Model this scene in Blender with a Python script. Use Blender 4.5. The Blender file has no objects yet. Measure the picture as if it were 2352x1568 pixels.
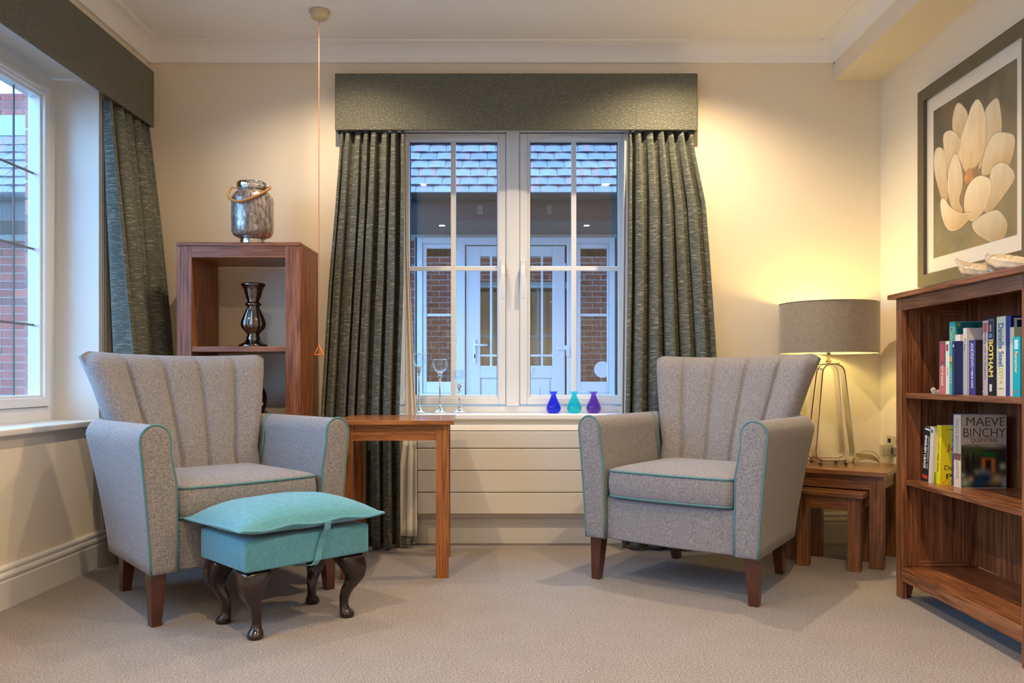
import bpy, bmesh, math, random
import numpy as np
from mathutils import Vector, Matrix, Euler
random.seed(7)
PI = math.pi
SC = bpy.context.scene
C = SC.collection

# ------------------------------------------------------------------ camera, world, exposure
cam_d = bpy.data.cameras.new('camera'); cam = bpy.data.objects.new('camera', cam_d); C.objects.link(cam)
cam.location = (0, 0, 0.8); cam.rotation_euler = (PI/2, 0, 0)
cam_d.sensor_width = 36; cam_d.lens = 36*1850/2352
cam_d.shift_x = -9/2352; cam_d.shift_y = 84/2352
cam_d.clip_start = 0.02
SC.camera = cam
SC.view_settings.view_transform = 'Standard'; SC.view_settings.look = 'None'
SC.view_settings.exposure = 0.08; SC.view_settings.gamma = 1.0
SC.view_settings.use_curve_mapping = False
SC.cycles.use_denoising = True
SC.cycles.max_bounces = 10; SC.cycles.diffuse_bounces = 5; SC.cycles.transparent_max_bounces = 24
SC.cycles.caustics_reflective = False; SC.cycles.caustics_refractive = False
SC.cycles.sample_clamp_indirect = 6

W = bpy.data.worlds.new('sky'); SC.world = W; W.use_nodes = True
bg = W.node_tree.nodes['Background']
bg.inputs[0].default_value = (0.27, 0.55, 1.0, 1); bg.inputs[1].default_value = 10.2

WARM = (1.0, 0.75, 0.46)
DOWN_W = 39.0
BULB = 120.0

def portal(name, loc, rot, sx, sy):
    l = bpy.data.lights.new(name, 'AREA'); l.shape = 'RECTANGLE'; l.size = sx; l.size_y = sy
    l.cycles.is_portal = True
    o = bpy.data.objects.new(name, l); o.location = loc; o.rotation_euler = rot; C.objects.link(o)
portal('daylight_portal', (-1.93, 2.45, 1.35), (0, -PI/2, 0), 1.45, 1.95)      # faces +X into the room
portal('daylight_portal', (-1.93, -0.30, 1.35), (0, -PI/2, 0), 1.45, 2.05)
portal('daylight_portal', (-0.01, 4.09, 1.35), (-PI/2, 0, 0), 1.2, 1.45)       # faces -Y into the room

# ------------------------------------------------------------------ helpers
def srgb(r, g, b):
    f = lambda v: (v/255/12.92) if v/255 <= 0.04045 else ((v/255+0.055)/1.055)**2.4
    return (f(r), f(g), f(b), 1)

class MB:
    def __init__(s): s.v = []; s.f = []; s.m = []; s.mi = 0
    def add(s, vs, fs):
        o = len(s.v); s.v += [tuple(p) for p in vs]
        for f in fs: s.f.append(tuple(i+o for i in f)); s.m.append(s.mi)
        return s
    def box(s, x0, x1, y0, y1, z0, z1):
        v = [(x, y, z) for z in (z0, z1) for y in (y0, y1) for x in (x0, x1)]
        return s.add(v, [(0,2,3,1),(4,5,7,6),(0,1,5,4),(2,6,7,3),(0,4,6,2),(1,3,7,5)])
    def hexa(s, b, t):   # bottom quad, top quad: (-x-y),(+x-y),(+x+y),(-x+y)
        return s.add(list(b)+list(t), [(3,2,1,0),(4,5,6,7),(0,1,5,4),(1,2,6,5),(2,3,7,6),(3,0,4,7)])
    def rings(s, rs, close=True, cap=True, capend=True):
        n = len(rs[0]); vs = [p for r in rs for p in r]; fs = []
        for i in range(len(rs)-1):
            for j in range(n if close else n-1):
                k = (j+1) % n
                fs.append((i*n+j, i*n+k, (i+1)*n+k, (i+1)*n+j))
        if cap and close: fs.append(tuple(reversed(range(n))))
        if capend and close: fs.append(tuple((len(rs)-1)*n+j for j in range(n)))
        return s.add(vs, fs)
    def lathe(s, prof, c=(0,0,0), n=28, cap=True, capend=True, fl=0, fa=0.0):
        rs = []
        for q in prof:
            r, z = q[0], q[1]; a_ = q[2] if len(q) > 2 else 0
            rs.append([(c[0]+r*(1+a_*math.cos(fl*2*PI*j/n))*math.cos(2*PI*j/n), c[1]+r*(1+a_*math.cos(fl*2*PI*j/n))*math.sin(2*PI*j/n), c[2]+z) for j in range(n)])
        return s.rings(rs, True, cap, capend)
    def tube(s, pts, r, n=8, closed=False, rr=None):
        P = [Vector(p) for p in pts]; m = len(P); rs = []; up = Vector((0.13, 0.21, 1)).normalized(); last = None
        for i in range(m):
            if closed: t = P[(i+1) % m]-P[i-1]
            else: t = P[min(i+1, m-1)]-P[max(i-1, 0)]
            t = t.normalized() if t.length > 1e-9 else Vector((0,0,1))
            if last is None:
                a = t.cross(up)
                if a.length < 1e-3: a = t.cross(Vector((1,0,0)))
            else: a = last-t*last.dot(t)
            a.normalize(); last = a; b = t.cross(a)
            ri = rr[i] if rr else r
            rs.append([tuple(P[i]+a*(ri*math.cos(2*PI*j/n))+b*(ri*math.sin(2*PI*j/n))) for j in range(n)])
        if closed:
            o = len(s.v); s.v += [p for q in rs for p in q]
            for i in range(m):
                i2 = (i+1) % m
                for j in range(n):
                    k = (j+1) % n; s.f.append((o+i*n+j, o+i*n+k, o+i2*n+k, o+i2*n+j)); s.m.append(s.mi)
            return s
        return s.rings(rs)
    def grid(s, fn, nu, nv, cu=False):
        vs = []; fs = []
        for i in range(nu+(0 if cu else 1)):
            for j in range(nv+1): vs.append(fn(i/nu, j/nv))
        w = nv+1
        for i in range(nu):
            i2 = (i+1) % nu if cu else i+1
            for j in range(nv): fs.append((i*w+j, i2*w+j, i2*w+j+1, i*w+j+1))
        return s.add(vs, fs)
    def prism(s, poly, axis, a0, a1):   # poly of 2D points, extruded along axis
        def mk(p, a):
            if axis == 'x': return (a, p[0], p[1])
            if axis == 'y': return (p[0], a, p[1])
            return (p[0], p[1], a)
        return s.rings([[mk(p, a0) for p in poly], [mk(p, a1) for p in poly]])
    def mesh(s, name):
        me = bpy.data.meshes.new(name); me.from_pydata(s.v, [], s.f); me.update()
        for p, m in zip(me.polygons, s.m): p.material_index = m
        b = bmesh.new(); b.from_mesh(me); bmesh.ops.recalc_face_normals(b, faces=b.faces); b.to_mesh(me); b.free()
        return me

def prop(o, label=None, cat=None, group=None, kind=None):
    if label: o['label'] = label
    if cat: o['category'] = cat
    if group: o['group'] = group
    if kind: o['kind'] = kind
    return o
def thing(name, loc=(0,0,0), rz=0, label=None, cat=None, group=None, kind=None):
    o = bpy.data.objects.new(name, None); o.empty_display_size = 0.05
    C.objects.link(o); o.location = loc; o.rotation_euler = (0, 0, rz)
    return prop(o, label, cat, group, kind)
def part(name, mb, mat, parent=None, smooth=False, bev=0, sub=0, solid=0, label=None, loc=None, rot=None, seg=2, auto=None):
    me = mb if isinstance(mb, bpy.types.Mesh) else mb.mesh(name)
    if not me.materials:
        for m in (mat if isinstance(mat, (list, tuple)) else [mat]): me.materials.append(m)
    o = bpy.data.objects.new(name, me); C.objects.link(o)
    if parent: o.parent = parent
    if loc: o.location = loc
    if rot: o.rotation_euler = rot
    if smooth:
        for p in me.polygons: p.use_smooth = True
    if solid:
        m = o.modifiers.new('solid', 'SOLIDIFY'); m.thickness = solid; m.offset = 0
    if bev:
        m = o.modifiers.new('bevel', 'BEVEL'); m.width = bev; m.segments = seg; m.limit_method = 'ANGLE'; m.angle_limit = 0.7
    if sub:
        m = o.modifiers.new('sub', 'SUBSURF'); m.levels = sub; m.render_levels = sub
    if label: o['label'] = label
    return o
def B(x0, x1, y0, y1, z0, z1): return MB().box(x0, x1, y0, y1, z0, z1)

# ------------------------------------------------------------------ materials
def newmat(name):
    m = bpy.data.materials.new(name); m.use_nodes = True; nt = m.node_tree
    return m, nt, nt.nodes['Principled BSDF']
def N(nt, t, **k):
    n = nt.nodes.new(t)
    for a, b in k.items(): setattr(n, a, b)
    return n
def L(nt, a, b): nt.links.new(a, b)
def plain(name, col, rough=0.5, metal=0, spec=0.5, bump=0, bscale=200, coat=0, var=0):
    m, nt, p = newmat(name)
    p.inputs['Base Color'].default_value = col; p.inputs['Roughness'].default_value = rough
    p.inputs['Metallic'].default_value = metal; p.inputs['Specular IOR Level'].default_value = spec
    p.inputs['Coat Weight'].default_value = coat
    if bump or var:
        tc = N(nt, 'ShaderNodeTexCoord'); nz = N(nt, 'ShaderNodeTexNoise'); nz.inputs['Scale'].default_value = bscale; nz.inputs['Detail'].default_value = 3
        L(nt, tc.outputs['Object'], nz.inputs['Vector'])
        if bump:
            b = N(nt, 'ShaderNodeBump'); b.inputs['Strength'].default_value = bump; b.inputs['Distance'].default_value = 0.001
            L(nt, nz.outputs['Fac'], b.inputs['Height']); L(nt, b.outputs[0], p.inputs['Normal'])
        if var:
            mx = N(nt, 'ShaderNodeMix', data_type='RGBA'); L(nt, nz.outputs['Fac'], mx.inputs[0])
            mx.inputs[6].default_value = tuple(c*(1-var) for c in col[:3])+(1,); mx.inputs[7].default_value = tuple(min(1, c*(1+var)) for c in col[:3])+(1,)
            L(nt, mx.outputs[2], p.inputs['Base Color'])
    return m
def emis(name, col, st):
    m, nt, p = newmat(name); p.inputs['Base Color'].default_value = col
    p.inputs['Emission Color'].default_value = col; p.inputs['Emission Strength'].default_value = st
    return m
def ramp(nt, stops):
    r = N(nt, 'ShaderNodeValToRGB'); e = r.color_ramp.elements
    while len(e) < len(stops): e.new(0.5)
    for i, (p, c) in enumerate(stops): e[i].position = p; e[i].color = c
    return r
def wood(name, dark, mid, light, axis, rough=0.35, scale=1.0, spec=0.5):
    m, nt, p = newmat(name)
    tc = N(nt, 'ShaderNodeTexCoord'); oi = N(nt, 'ShaderNodeObjectInfo')
    ad = N(nt, 'ShaderNodeVectorMath', operation='MULTIPLY_ADD'); cm = N(nt, 'ShaderNodeCombineXYZ')
    for i in range(3): L(nt, oi.outputs['Random'], cm.inputs[i])
    L(nt, cm.outputs[0], ad.inputs[0]); ad.inputs[1].default_value = (7.3, 3.1, 5.7); L(nt, tc.outputs['Object'], ad.inputs[2])
    def mp(al, ac):
        q = N(nt, 'ShaderNodeMapping'); sc = [ac*scale]*3; sc['xyz'.index(axis)] = al*scale
        q.inputs['Scale'].default_value = sc; L(nt, ad.outputs[0], q.inputs['Vector']); return q
    a = mp(1.6, 14); n1 = N(nt, 'ShaderNodeTexNoise'); n1.inputs['Scale'].default_value = 1; n1.inputs['Detail'].default_value = 5; n1.inputs['Distortion'].default_value = 1.6
    L(nt, a.outputs[0], n1.inputs['Vector'])
    w = N(nt, 'ShaderNodeMath', operation='MULTIPLY'); L(nt, n1.outputs['Fac'], w.inputs[0]); w.inputs[1].default_value = 34
    sn = N(nt, 'ShaderNodeMath', operation='SINE'); L(nt, w.outputs[0], sn.inputs[0])
    b = mp(6, 170); n2 = N(nt, 'ShaderNodeTexNoise'); n2.inputs['Scale'].default_value = 1; n2.inputs['Detail'].default_value = 3
    L(nt, b.outputs[0], n2.inputs['Vector'])
    m1 = N(nt, 'ShaderNodeMath', operation='MULTIPLY_ADD'); L(nt, sn.outputs[0], m1.inputs[0]); m1.inputs[1].default_value = 0.045; L(nt, n2.outputs['Fac'], m1.inputs[2])
    m2 = N(nt, 'ShaderNodeMath', operation='MULTIPLY_ADD'); L(nt, n1.outputs['Fac'], m2.inputs[0]); m2.inputs[1].default_value = 0.5; m2.inputs[2].default_value = -0.25
    m3 = N(nt, 'ShaderNodeMath', operation='ADD'); L(nt, m1.outputs[0], m3.inputs[0]); L(nt, m2.outputs[0], m3.inputs[1])
    r = ramp(nt, [(0.25, dark), (0.5, mid), (0.78, light)]); L(nt, m3.outputs[0], r.inputs[0])
    L(nt, r.outputs[0], p.inputs['Base Color'])
    p.inputs['Roughness'].default_value = rough; p.inputs['Specular IOR Level'].default_value = spec
    bp = N(nt, 'ShaderNodeBump'); bp.inputs['Strength'].default_value = 0.25; bp.inputs['Distance'].default_value = 0.0008
    L(nt, m1.outputs[0], bp.inputs['Height']); L(nt, bp.outputs[0], p.inputs['Normal'])
    return m
def woods(name, d, mi, l, **k): return {a: wood(name+'_'+a, d, mi, l, a, **k) for a in 'xyz'}

M = {}
M['wall'] = plain('wall_paint', srgb(234, 222, 200), 0.75, bump=0.15, bscale=350, spec=0.25)
M['ceiling'] = plain('ceiling_paint', srgb(246, 243, 240), 0.8, bump=0.1, bscale=300, spec=0.2)
M['trim'] = plain('white_gloss_trim', srgb(228, 224, 216), 0.35)
M['upvc'] = plain('white_upvc', srgb(232, 234, 236), 0.28)
M['upvc_out'] = plain('white_upvc_outside', srgb(225, 230, 235), 0.35)
M['radiator'] = plain('cream_enamel', srgb(222, 215, 202), 0.3)
M['chrome'] = plain('chrome', (0.82, 0.80, 0.77, 1), 0.07, 1)
M['gunmetal'] = plain('dark_mirror_glaze', srgb(120, 112, 108), 0.1, 1)
M['gasket'] = plain('black_gasket', srgb(30, 32, 36), 0.6)
M['plastic'] = plain('ivory_plastic', srgb(205, 190, 150), 0.4)
M['cord'] = plain('cord_red', srgb(225, 130, 95), 0.6)
M['orange'] = plain('orange_plastic', srgb(255, 110, 20), 0.35)
M['rope'] = plain('jute_rope', srgb(190, 140, 85), 0.9, bump=0.6, bscale=500)
M['leg'] = plain('walnut_lacquer', srgb(78, 40, 26), 0.22, coat=0.4, var=0.25, bscale=40)
M['stool_leg'] = plain('mahogany_lacquer', srgb(34, 17, 14), 0.22, coat=0.35)
M['black'] = plain('black_rubber', srgb(16, 14, 14), 0.5)
M['teal_pipe'] = plain('teal_piping', srgb(82, 126, 130), 0.7, bump=0.4, bscale=900)
M['lining'] = plain('curtain_lining', srgb(226, 222, 212), 0.85, bump=0.1)
M['wh_plastic'] = plain('clear_white_plastic', srgb(215, 208, 180), 0.3)

def linen(name, c1, c2, sc=700):
    m, nt, p = newmat(name); tc = N(nt, 'ShaderNodeTexCoord')
    outs = []
    for s in ((1, 1, 0.08), (0.08, 0.08, 1)):
        q = N(nt, 'ShaderNodeMapping'); q.inputs['Scale'].default_value = s; L(nt, tc.outputs['Object'], q.inputs['Vector'])
        n = N(nt, 'ShaderNodeTexNoise'); n.inputs['Scale'].default_value = sc; n.inputs['Detail'].default_value = 2; L(nt, q.outputs[0], n.inputs['Vector']); outs.append(n)
    a = N(nt, 'ShaderNodeMath', operation='ADD'); L(nt, outs[0].outputs['Fac'], a.inputs[0]); L(nt, outs[1].outputs['Fac'], a.inputs[1])
    r = ramp(nt, [(0.38, c1), (0.62, c2)])
    h = N(nt, 'ShaderNodeMath', operation='MULTIPLY'); L(nt, a.outputs[0], h.inputs[0]); h.inputs[1].default_value = 0.5
    L(nt, h.outputs[0], r.inputs[0]); L(nt, r.outputs[0], p.inputs['Base Color'])
    p.inputs['Roughness'].default_value = 0.85; p.inputs['Specular IOR Level'].default_value = 0.2; p.inputs['Sheen Weight'].default_value = 0.25
    b = N(nt, 'ShaderNodeBump'); b.inputs['Strength'].default_value = 0.4; b.inputs['Distance'].default_value = 0.0006
    L(nt, h.outputs[0], b.inputs['Height']); L(nt, b.outputs[0], p.inputs['Normal'])
    return m
M['teal'] = linen('teal_linen', srgb(76, 140, 158), srgb(100, 162, 178))
M['shade'] = linen('taupe_shade_linen', srgb(140, 124, 102), srgb(162, 146, 122), 500)

def herringbone():
    m, nt, p = newmat('herringbone_tweed'); tc = N(nt, 'ShaderNodeTexCoord')
    sp = N(nt, 'ShaderNodeSeparateXYZ'); L(nt, tc.outputs['Object'], sp.inputs[0])
    sn = N(nt, 'ShaderNodeSeparateXYZ'); L(nt, tc.outputs['Normal'], sn.inputs[0])
    def M2(op, a, b=None, c=None):
        q = N(nt, 'ShaderNodeMath', operation=op)
        for i, v in enumerate((a, b, c)):
            if v is None: continue
            if isinstance(v, (int, float)): q.inputs[i].default_value = v
            else: L(nt, v, q.inputs[i])
        return q.outputs[0]
    ax = M2('GREATER_THAN', M2('ABSOLUTE', sn.outputs[0]), 0.62)
    az = M2('GREATER_THAN', M2('ABSOLUTE', sn.outputs[2]), 0.72)
    def mix(f, a, b):
        q = N(nt, 'ShaderNodeMix', data_type='FLOAT'); L(nt, f, q.inputs[0]); L(nt, a, q.inputs[2]); L(nt, b, q.inputs[3]); return q.outputs[0]
    u = mix(ax, sp.outputs[0], sp.outputs[1]); v = mix(az, sp.outputs[2], sp.outputs[1])
    pp = M2('PINGPONG', u, 0.0075)
    ph = M2('MULTIPLY', M2('ADD', v, pp), 2*PI/0.0042)
    st = M2('SINE', ph)
    nz = N(nt, 'ShaderNodeTexNoise'); nz.inputs['Scale'].default_value = 260; nz.inputs['Detail'].default_value = 4; L(nt, tc.outputs['Object'], nz.inputs['Vector'])
    f = M2('ADD', M2('MULTIPLY', st, 0.14), nz.outputs['Fac'])
    r = ramp(nt, [(0.2, srgb(90, 87, 89)), (0.5, srgb(132, 128, 130)), (0.8, srgb(176, 171, 170))]); L(nt, f, r.inputs[0])
    L(nt, r.outputs[0], p.inputs['Base Color'])
    p.inputs['Roughness'].default_value = 0.9; p.inputs['Specular IOR Level'].default_value = 0.15; p.inputs['Sheen Weight'].default_value = 0.2
    b = N(nt, 'ShaderNodeBump'); b.inputs['Strength'].default_value = 0.35; b.inputs['Distance'].default_value = 0.0008
    L(nt, f, b.inputs['Height']); L(nt, b.outputs[0], p.inputs['Normal'])
    return m
M['tweed'] = herringbone()

def curtain_mat():
    m, nt, p = newmat('slub_curtain'); tc = N(nt, 'ShaderNodeTexCoord')
    q = N(nt, 'ShaderNodeMapping'); q.inputs['Scale'].default_value = (30, 30, 290); L(nt, tc.outputs['Object'], q.inputs['Vector'])
    n = N(nt, 'ShaderNodeTexNoise'); n.inputs['Scale'].default_value = 1; n.inputs['Detail'].default_value = 2; L(nt, q.outputs[0], n.inputs['Vector'])
    r = ramp(nt, [(0.32, srgb(64, 68, 60)), (0.57, srgb(84, 88, 78)), (0.66, srgb(140, 140, 122))]); L(nt, n.outputs['Fac'], r.inputs[0])
    L(nt, r.outputs[0], p.inputs['Base Color']); p.inputs['Roughness'].default_value = 0.6; p.inputs['Sheen Weight'].default_value = 0.2
    b = N(nt, 'ShaderNodeBump'); b.inputs['Strength'].default_value = 0.7; b.inputs['Distance'].default_value = 0.0025
    L(nt, n.outputs['Fac'], b.inputs['Height']); L(nt, b.outputs[0], p.inputs['Normal'])
    return m
M['curtain'] = curtain_mat()
def pelmet_mat():
    m, nt, p = newmat('embossed_pelmet_fabric'); tc = N(nt, 'ShaderNodeTexCoord')
    v = N(nt, 'ShaderNodeTexVoronoi', feature='DISTANCE_TO_EDGE'); v.inputs['Scale'].default_value = 74; v.inputs['Randomness'].default_value = 0.8
    q = N(nt, 'ShaderNodeMapping'); q.inputs['Scale'].default_value = (0.8, 0.8, 1.25); L(nt, tc.outputs['Object'], q.inputs['Vector']); L(nt, q.outputs[0], v.inputs['Vector'])
    r = ramp(nt, [(0.0, srgb(80, 81, 69)), (0.14, srgb(97, 98, 84)), (0.5, srgb(107, 108, 93))]); L(nt, v.outputs['Distance'], r.inputs[0])
    L(nt, r.outputs[0], p.inputs['Base Color']); p.inputs['Roughness'].default_value = 0.55
    b = N(nt, 'ShaderNodeBump'); b.inputs['Strength'].default_value = 0.45; b.inputs['Distance'].default_value = 0.002
    r2 = ramp(nt, [(0.0, (0,0,0,1)), (0.25, (1,1,1,1))]); L(nt, v.outputs['Distance'], r2.inputs[0])
    L(nt, r2.outputs[0], b.inputs['Height']); L(nt, b.outputs[0], p.inputs['Normal'])
    return m
M['pelmet'] = pelmet_mat()
def carpet_mat():
    m, nt, p = newmat('carpet_pile'); tc = N(nt, 'ShaderNodeTexCoord')
    n = N(nt, 'ShaderNodeTexNoise'); n.inputs['Scale'].default_value = 190; n.inputs['Detail'].default_value = 3; n.inputs['Roughness'].default_value = 0.7
    n2 = N(nt, 'ShaderNodeTexNoise'); n2.inputs['Scale'].default_value = 7; n2.inputs['Detail'].default_value = 4
    for k in (n, n2): L(nt, tc.outputs['Object'], k.inputs['Vector'])
    r = ramp(nt, [(0.33, srgb(106, 99, 96)), (0.5, srgb(149, 140, 135)), (0.67, srgb(186, 176, 170))]); L(nt, n.outputs['Fac'], r.inputs[0])
    mx = N(nt, 'ShaderNodeMix', data_type='RGBA', blend_type='MULTIPLY'); mx.inputs[0].default_value = 1
    r2 = ramp(nt, [(0.3, (0.93, 0.92, 0.91, 1)), (0.7, (1, 1, 1, 1))]); L(nt, n2.outputs['Fac'], r2.inputs[0])
    L(nt, r.outputs[0], mx.inputs[6]); L(nt, r2.outputs[0], mx.inputs[7]); L(nt, mx.outputs[2], p.inputs['Base Color'])
    p.inputs['Roughness'].default_value = 0.95; p.inputs['Specular IOR Level'].default_value = 0.1; p.inputs['Sheen Weight'].default_value = 0.15
    b = N(nt, 'ShaderNodeBump'); b.inputs['Strength'].default_value = 0.8; b.inputs['Distance'].default_value = 0.004
    L(nt, n.outputs['Fac'], b.inputs['Height']); L(nt, b.outputs[0], p.inputs['Normal'])
    return m
M['carpet'] = carpet_mat()
def varied(name, cols, rough, bscale=60, stripes=None, bump=0.5):
    """each object takes its own colour from the ramp"""
    m, nt, p = newmat(name); oi = N(nt, 'ShaderNodeObjectInfo'); tc = N(nt, 'ShaderNodeTexCoord')
    r = ramp(nt, [(i/(len(cols)-1), c) for i, c in enumerate(cols)]); L(nt, oi.outputs['Random'], r.inputs[0])
    n = N(nt, 'ShaderNodeTexNoise'); n.inputs['Scale'].default_value = bscale; n.inputs['Detail'].default_value = 4
    ad = N(nt, 'ShaderNodeVectorMath', operation='ADD'); L(nt, tc.outputs['Object'], ad.inputs[0]); cm = N(nt, 'ShaderNodeCombineXYZ')
    ml = N(nt, 'ShaderNodeMath', operation='MULTIPLY'); L(nt, oi.outputs['Random'], ml.inputs[0]); ml.inputs[1].default_value = 40
    L(nt, ml.outputs[0], cm.inputs[0]); L(nt, cm.outputs[0], ad.inputs[1]); L(nt, ad.outputs[0], n.inputs['Vector'])
    mx = N(nt, 'ShaderNodeMix', data_type='RGBA', blend_type='MULTIPLY'); mx.inputs[0].default_value = 1
    r2 = ramp(nt, [(0.3, (0.75, 0.75, 0.75, 1)), (0.7, (1.15, 1.15, 1.15, 1))]); L(nt, n.outputs['Fac'], r2.inputs[0])
    L(nt, r.outputs[0], mx.inputs[6]); L(nt, r2.outputs[0], mx.inputs[7]); out = mx.outputs[2]
    if stripes:
        q = N(nt, 'ShaderNodeMapping'); q.inputs['Scale'].default_value = (16, 0.6, 0.6); L(nt, ad.outputs[0], q.inputs['Vector'])
        n3 = N(nt, 'ShaderNodeTexNoise'); n3.inputs['Scale'].default_value = 1; n3.inputs['Detail'].default_value = 0; L(nt, q.outputs[0], n3.inputs['Vector'])
        r3 = ramp(nt, [(0.6, (0,0,0,1)), (0.66, (1,1,1,1))]); L(nt, n3.outputs['Fac'], r3.inputs[0])
        m4 = N(nt, 'ShaderNodeMix', data_type='RGBA'); L(nt, r3.outputs[0], m4.inputs[0]); L(nt, out, m4.inputs[6]); m4.inputs[7].default_value = stripes; out = m4.outputs[2]
    L(nt, out, p.inputs['Base Color']); p.inputs['Roughness'].default_value = rough
    b = N(nt, 'ShaderNodeBump'); b.inputs['Strength'].default_value = bump; b.inputs['Distance'].default_value = 0.002
    L(nt, n.outputs['Fac'], b.inputs['Height']); L(nt, b.outputs[0], p.inputs['Normal'])
    return m
M['brick'] = varied('red_brick', [srgb(150, 62, 50), srgb(176, 84, 66), srgb(138, 66, 62), srgb(190, 98, 76), srgb(112, 62, 66)], 0.85)
M['tile'] = varied('slate_tile', [srgb(92, 90, 98), srgb(114, 106, 114), srgb(102, 94, 106), srgb(122, 116, 120)], 0.5, 25, srgb(142, 86, 92), 0.25)
M['mortar'] = plain('mortar', srgb(188, 182, 176), 0.9, bump=0.5, bscale=120)
M['fascia'] = plain('dark_brown_fascia', srgb(40, 31, 33), 0.5)
M['soffit'] = plain('grey_soffit', srgb(84, 79, 76), 0.7)
M['gutter'] = plain('black_gutter', srgb(18, 19, 22), 0.5)
M['paving'] = plain('paving', srgb(120, 120, 120), 0.9, bump=0.4, bscale=60, var=0.1)
def wallbrick_mat():
    m, nt, p = newmat('distant_brickwork'); tc = N(nt, 'ShaderNodeTexCoord')
    br = N(nt, 'ShaderNodeTexBrick'); br.inputs['Scale'].default_value = 1
    br.inputs['Brick Width'].default_value = 0.225; br.inputs['Row Height'].default_value = 0.075; br.inputs['Mortar Size'].default_value = 0.005
    br.inputs['Color1'].default_value = srgb(150, 66, 52); br.inputs['Color2'].default_value = srgb(178, 92, 72); br.inputs['Mortar'].default_value = srgb(188, 182, 176)
    q = N(nt, 'ShaderNodeMapping'); q.inputs['Rotation'].default_value = (PI/2, 0, 0); L(nt, tc.outputs['Object'], q.inputs['Vector']); L(nt, q.outputs[0], br.inputs['Vector'])
    L(nt, br.outputs[0], p.inputs['Base Color']); p.inputs['Roughness'].default_value = 0.85
    return m
M['brickwall'] = wallbrick_mat()
def ior_fix(nt, f, ior):     # a thin sheet reflects alike from both sides
    g = N(nt, 'ShaderNodeNewGeometry'); m = N(nt, 'ShaderNodeMix', data_type='FLOAT'); L(nt, g.outputs['Backfacing'], m.inputs[0])
    m.inputs[2].default_value = ior; m.inputs[3].default_value = 1/ior; L(nt, m.outputs[0], f.inputs[0])
def glass_mat(name, tint=(1,1,1,1), base=0.05, rough=0.0):
    m = bpy.data.materials.new(name); m.use_nodes = True; nt = m.node_tree; nt.nodes.remove(nt.nodes['Principled BSDF'])
    o = nt.nodes['Material Output']; t = N(nt, 'ShaderNodeBsdfTransparent'); t.inputs[0].default_value = tint
    g = N(nt, 'ShaderNodeBsdfGlossy'); g.inputs['Roughness'].default_value = rough; g.inputs[0].default_value = (1,1,1,1)
    f = N(nt, 'ShaderNodeFresnel'); ior_fix(nt, f, 1.45)
    a = N(nt, 'ShaderNodeMath', operation='ADD'); L(nt, f.outputs[0], a.inputs[0]); a.inputs[1].default_value = base; a.use_clamp = True
    mx = N(nt, 'ShaderNodeMixShader'); L(nt, a.outputs[0], mx.inputs[0]); L(nt, t.outputs[0], mx.inputs[1]); L(nt, g.outputs[0], mx.inputs[2]); L(nt, mx.outputs[0], o.inputs[0])
    return m
M['pane'] = glass_mat('window_glass', (0.97, 0.99, 0.985, 1), 0.008)
M['pane_out'] = glass_mat('opposite_glass', (0.9, 0.95, 0.95, 1), 0.10)
M['clear'] = glass_mat('clear_goblet_glass', (0.93, 0.95, 0.97, 1), 0.06)
M['pic_glass'] = glass_mat('picture_glass', (1, 1, 1, 1), -0.01, 0.02)
def tinted(name, col):
    m = bpy.data.materials.new(name); m.use_nodes = True; nt = m.node_tree; nt.nodes.remove(nt.nodes['Principled BSDF'])
    o = nt.nodes['Material Output']
    t = N(nt, 'ShaderNodeBsdfTransparent'); t.inputs[0].default_value = col
    tr = N(nt, 'ShaderNodeBsdfTranslucent'); tr.inputs[0].default_value = tuple(min(1, c*1.1) for c in col[:3])+(1,)
    m1 = N(nt, 'ShaderNodeMixShader'); m1.inputs[0].default_value = 0.10; L(nt, t.outputs[0], m1.inputs[1]); L(nt, tr.outputs[0], m1.inputs[2])
    g = N(nt, 'ShaderNodeBsdfGlossy'); g.inputs['Roughness'].default_value = 0.02
    f = N(nt, 'ShaderNodeFresnel'); ior_fix(nt, f, 1.5)
    mx = N(nt, 'ShaderNodeMixShader'); L(nt, f.outputs[0], mx.inputs[0]); L(nt, m1.outputs[0], mx.inputs[1]); L(nt, g.outputs[0], mx.inputs[2]); L(nt, mx.outputs[0], o.inputs[0])
    return m
def jar_mat():
    m, nt, p = newmat('mercury_glass'); tc = N(nt, 'ShaderNodeTexCoord')
    q = N(nt, 'ShaderNodeMapping'); q.inputs['Scale'].default_value = (1, 1, 0.35); L(nt, tc.outputs['Object'], q.inputs['Vector'])
    n = N(nt, 'ShaderNodeTexNoise'); n.inputs['Scale'].default_value = 90; n.inputs['Detail'].default_value = 6; n.inputs['Distortion'].default_value = 0.8; L(nt, q.outputs[0], n.inputs['Vector'])
    r = ramp(nt, [(0.36, srgb(120, 110, 106)), (0.52, srgb(164, 154, 148)), (0.68, srgb(215, 203, 190))]); L(nt, n.outputs['Fac'], r.inputs[0])
    L(nt, r.outputs[0], p.inputs['Base Color']); p.inputs['Metallic'].default_value = 0.55; p.inputs['Roughness'].default_value = 0.3
    b = N(nt, 'ShaderNodeBump'); b.inputs['Strength'].default_value = 0.6; b.inputs['Distance'].default_value = 0.002
    L(nt, n.outputs['Fac'], b.inputs['Height']); L(nt, b.outputs[0], p.inputs['Normal'])
    return m
M['jar'] = jar_mat()
def vcol_mat(name, rough=0.6, spec=0.3):
    m, nt, p = newmat(name); a = N(nt, 'ShaderNodeVertexColor'); a.layer_name = 'Col'
    L(nt, a.outputs[0], p.inputs['Base Color']); p.inputs['Roughness'].default_value = rough; p.inputs['Specular IOR Level'].default_value = spec
    return m
M['print'] = vcol_mat('printed_ink')
WS = woods('dark_oak', srgb(84, 44, 27), srgb(140, 82, 50), srgb(180, 116, 74), rough=0.32)
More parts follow.
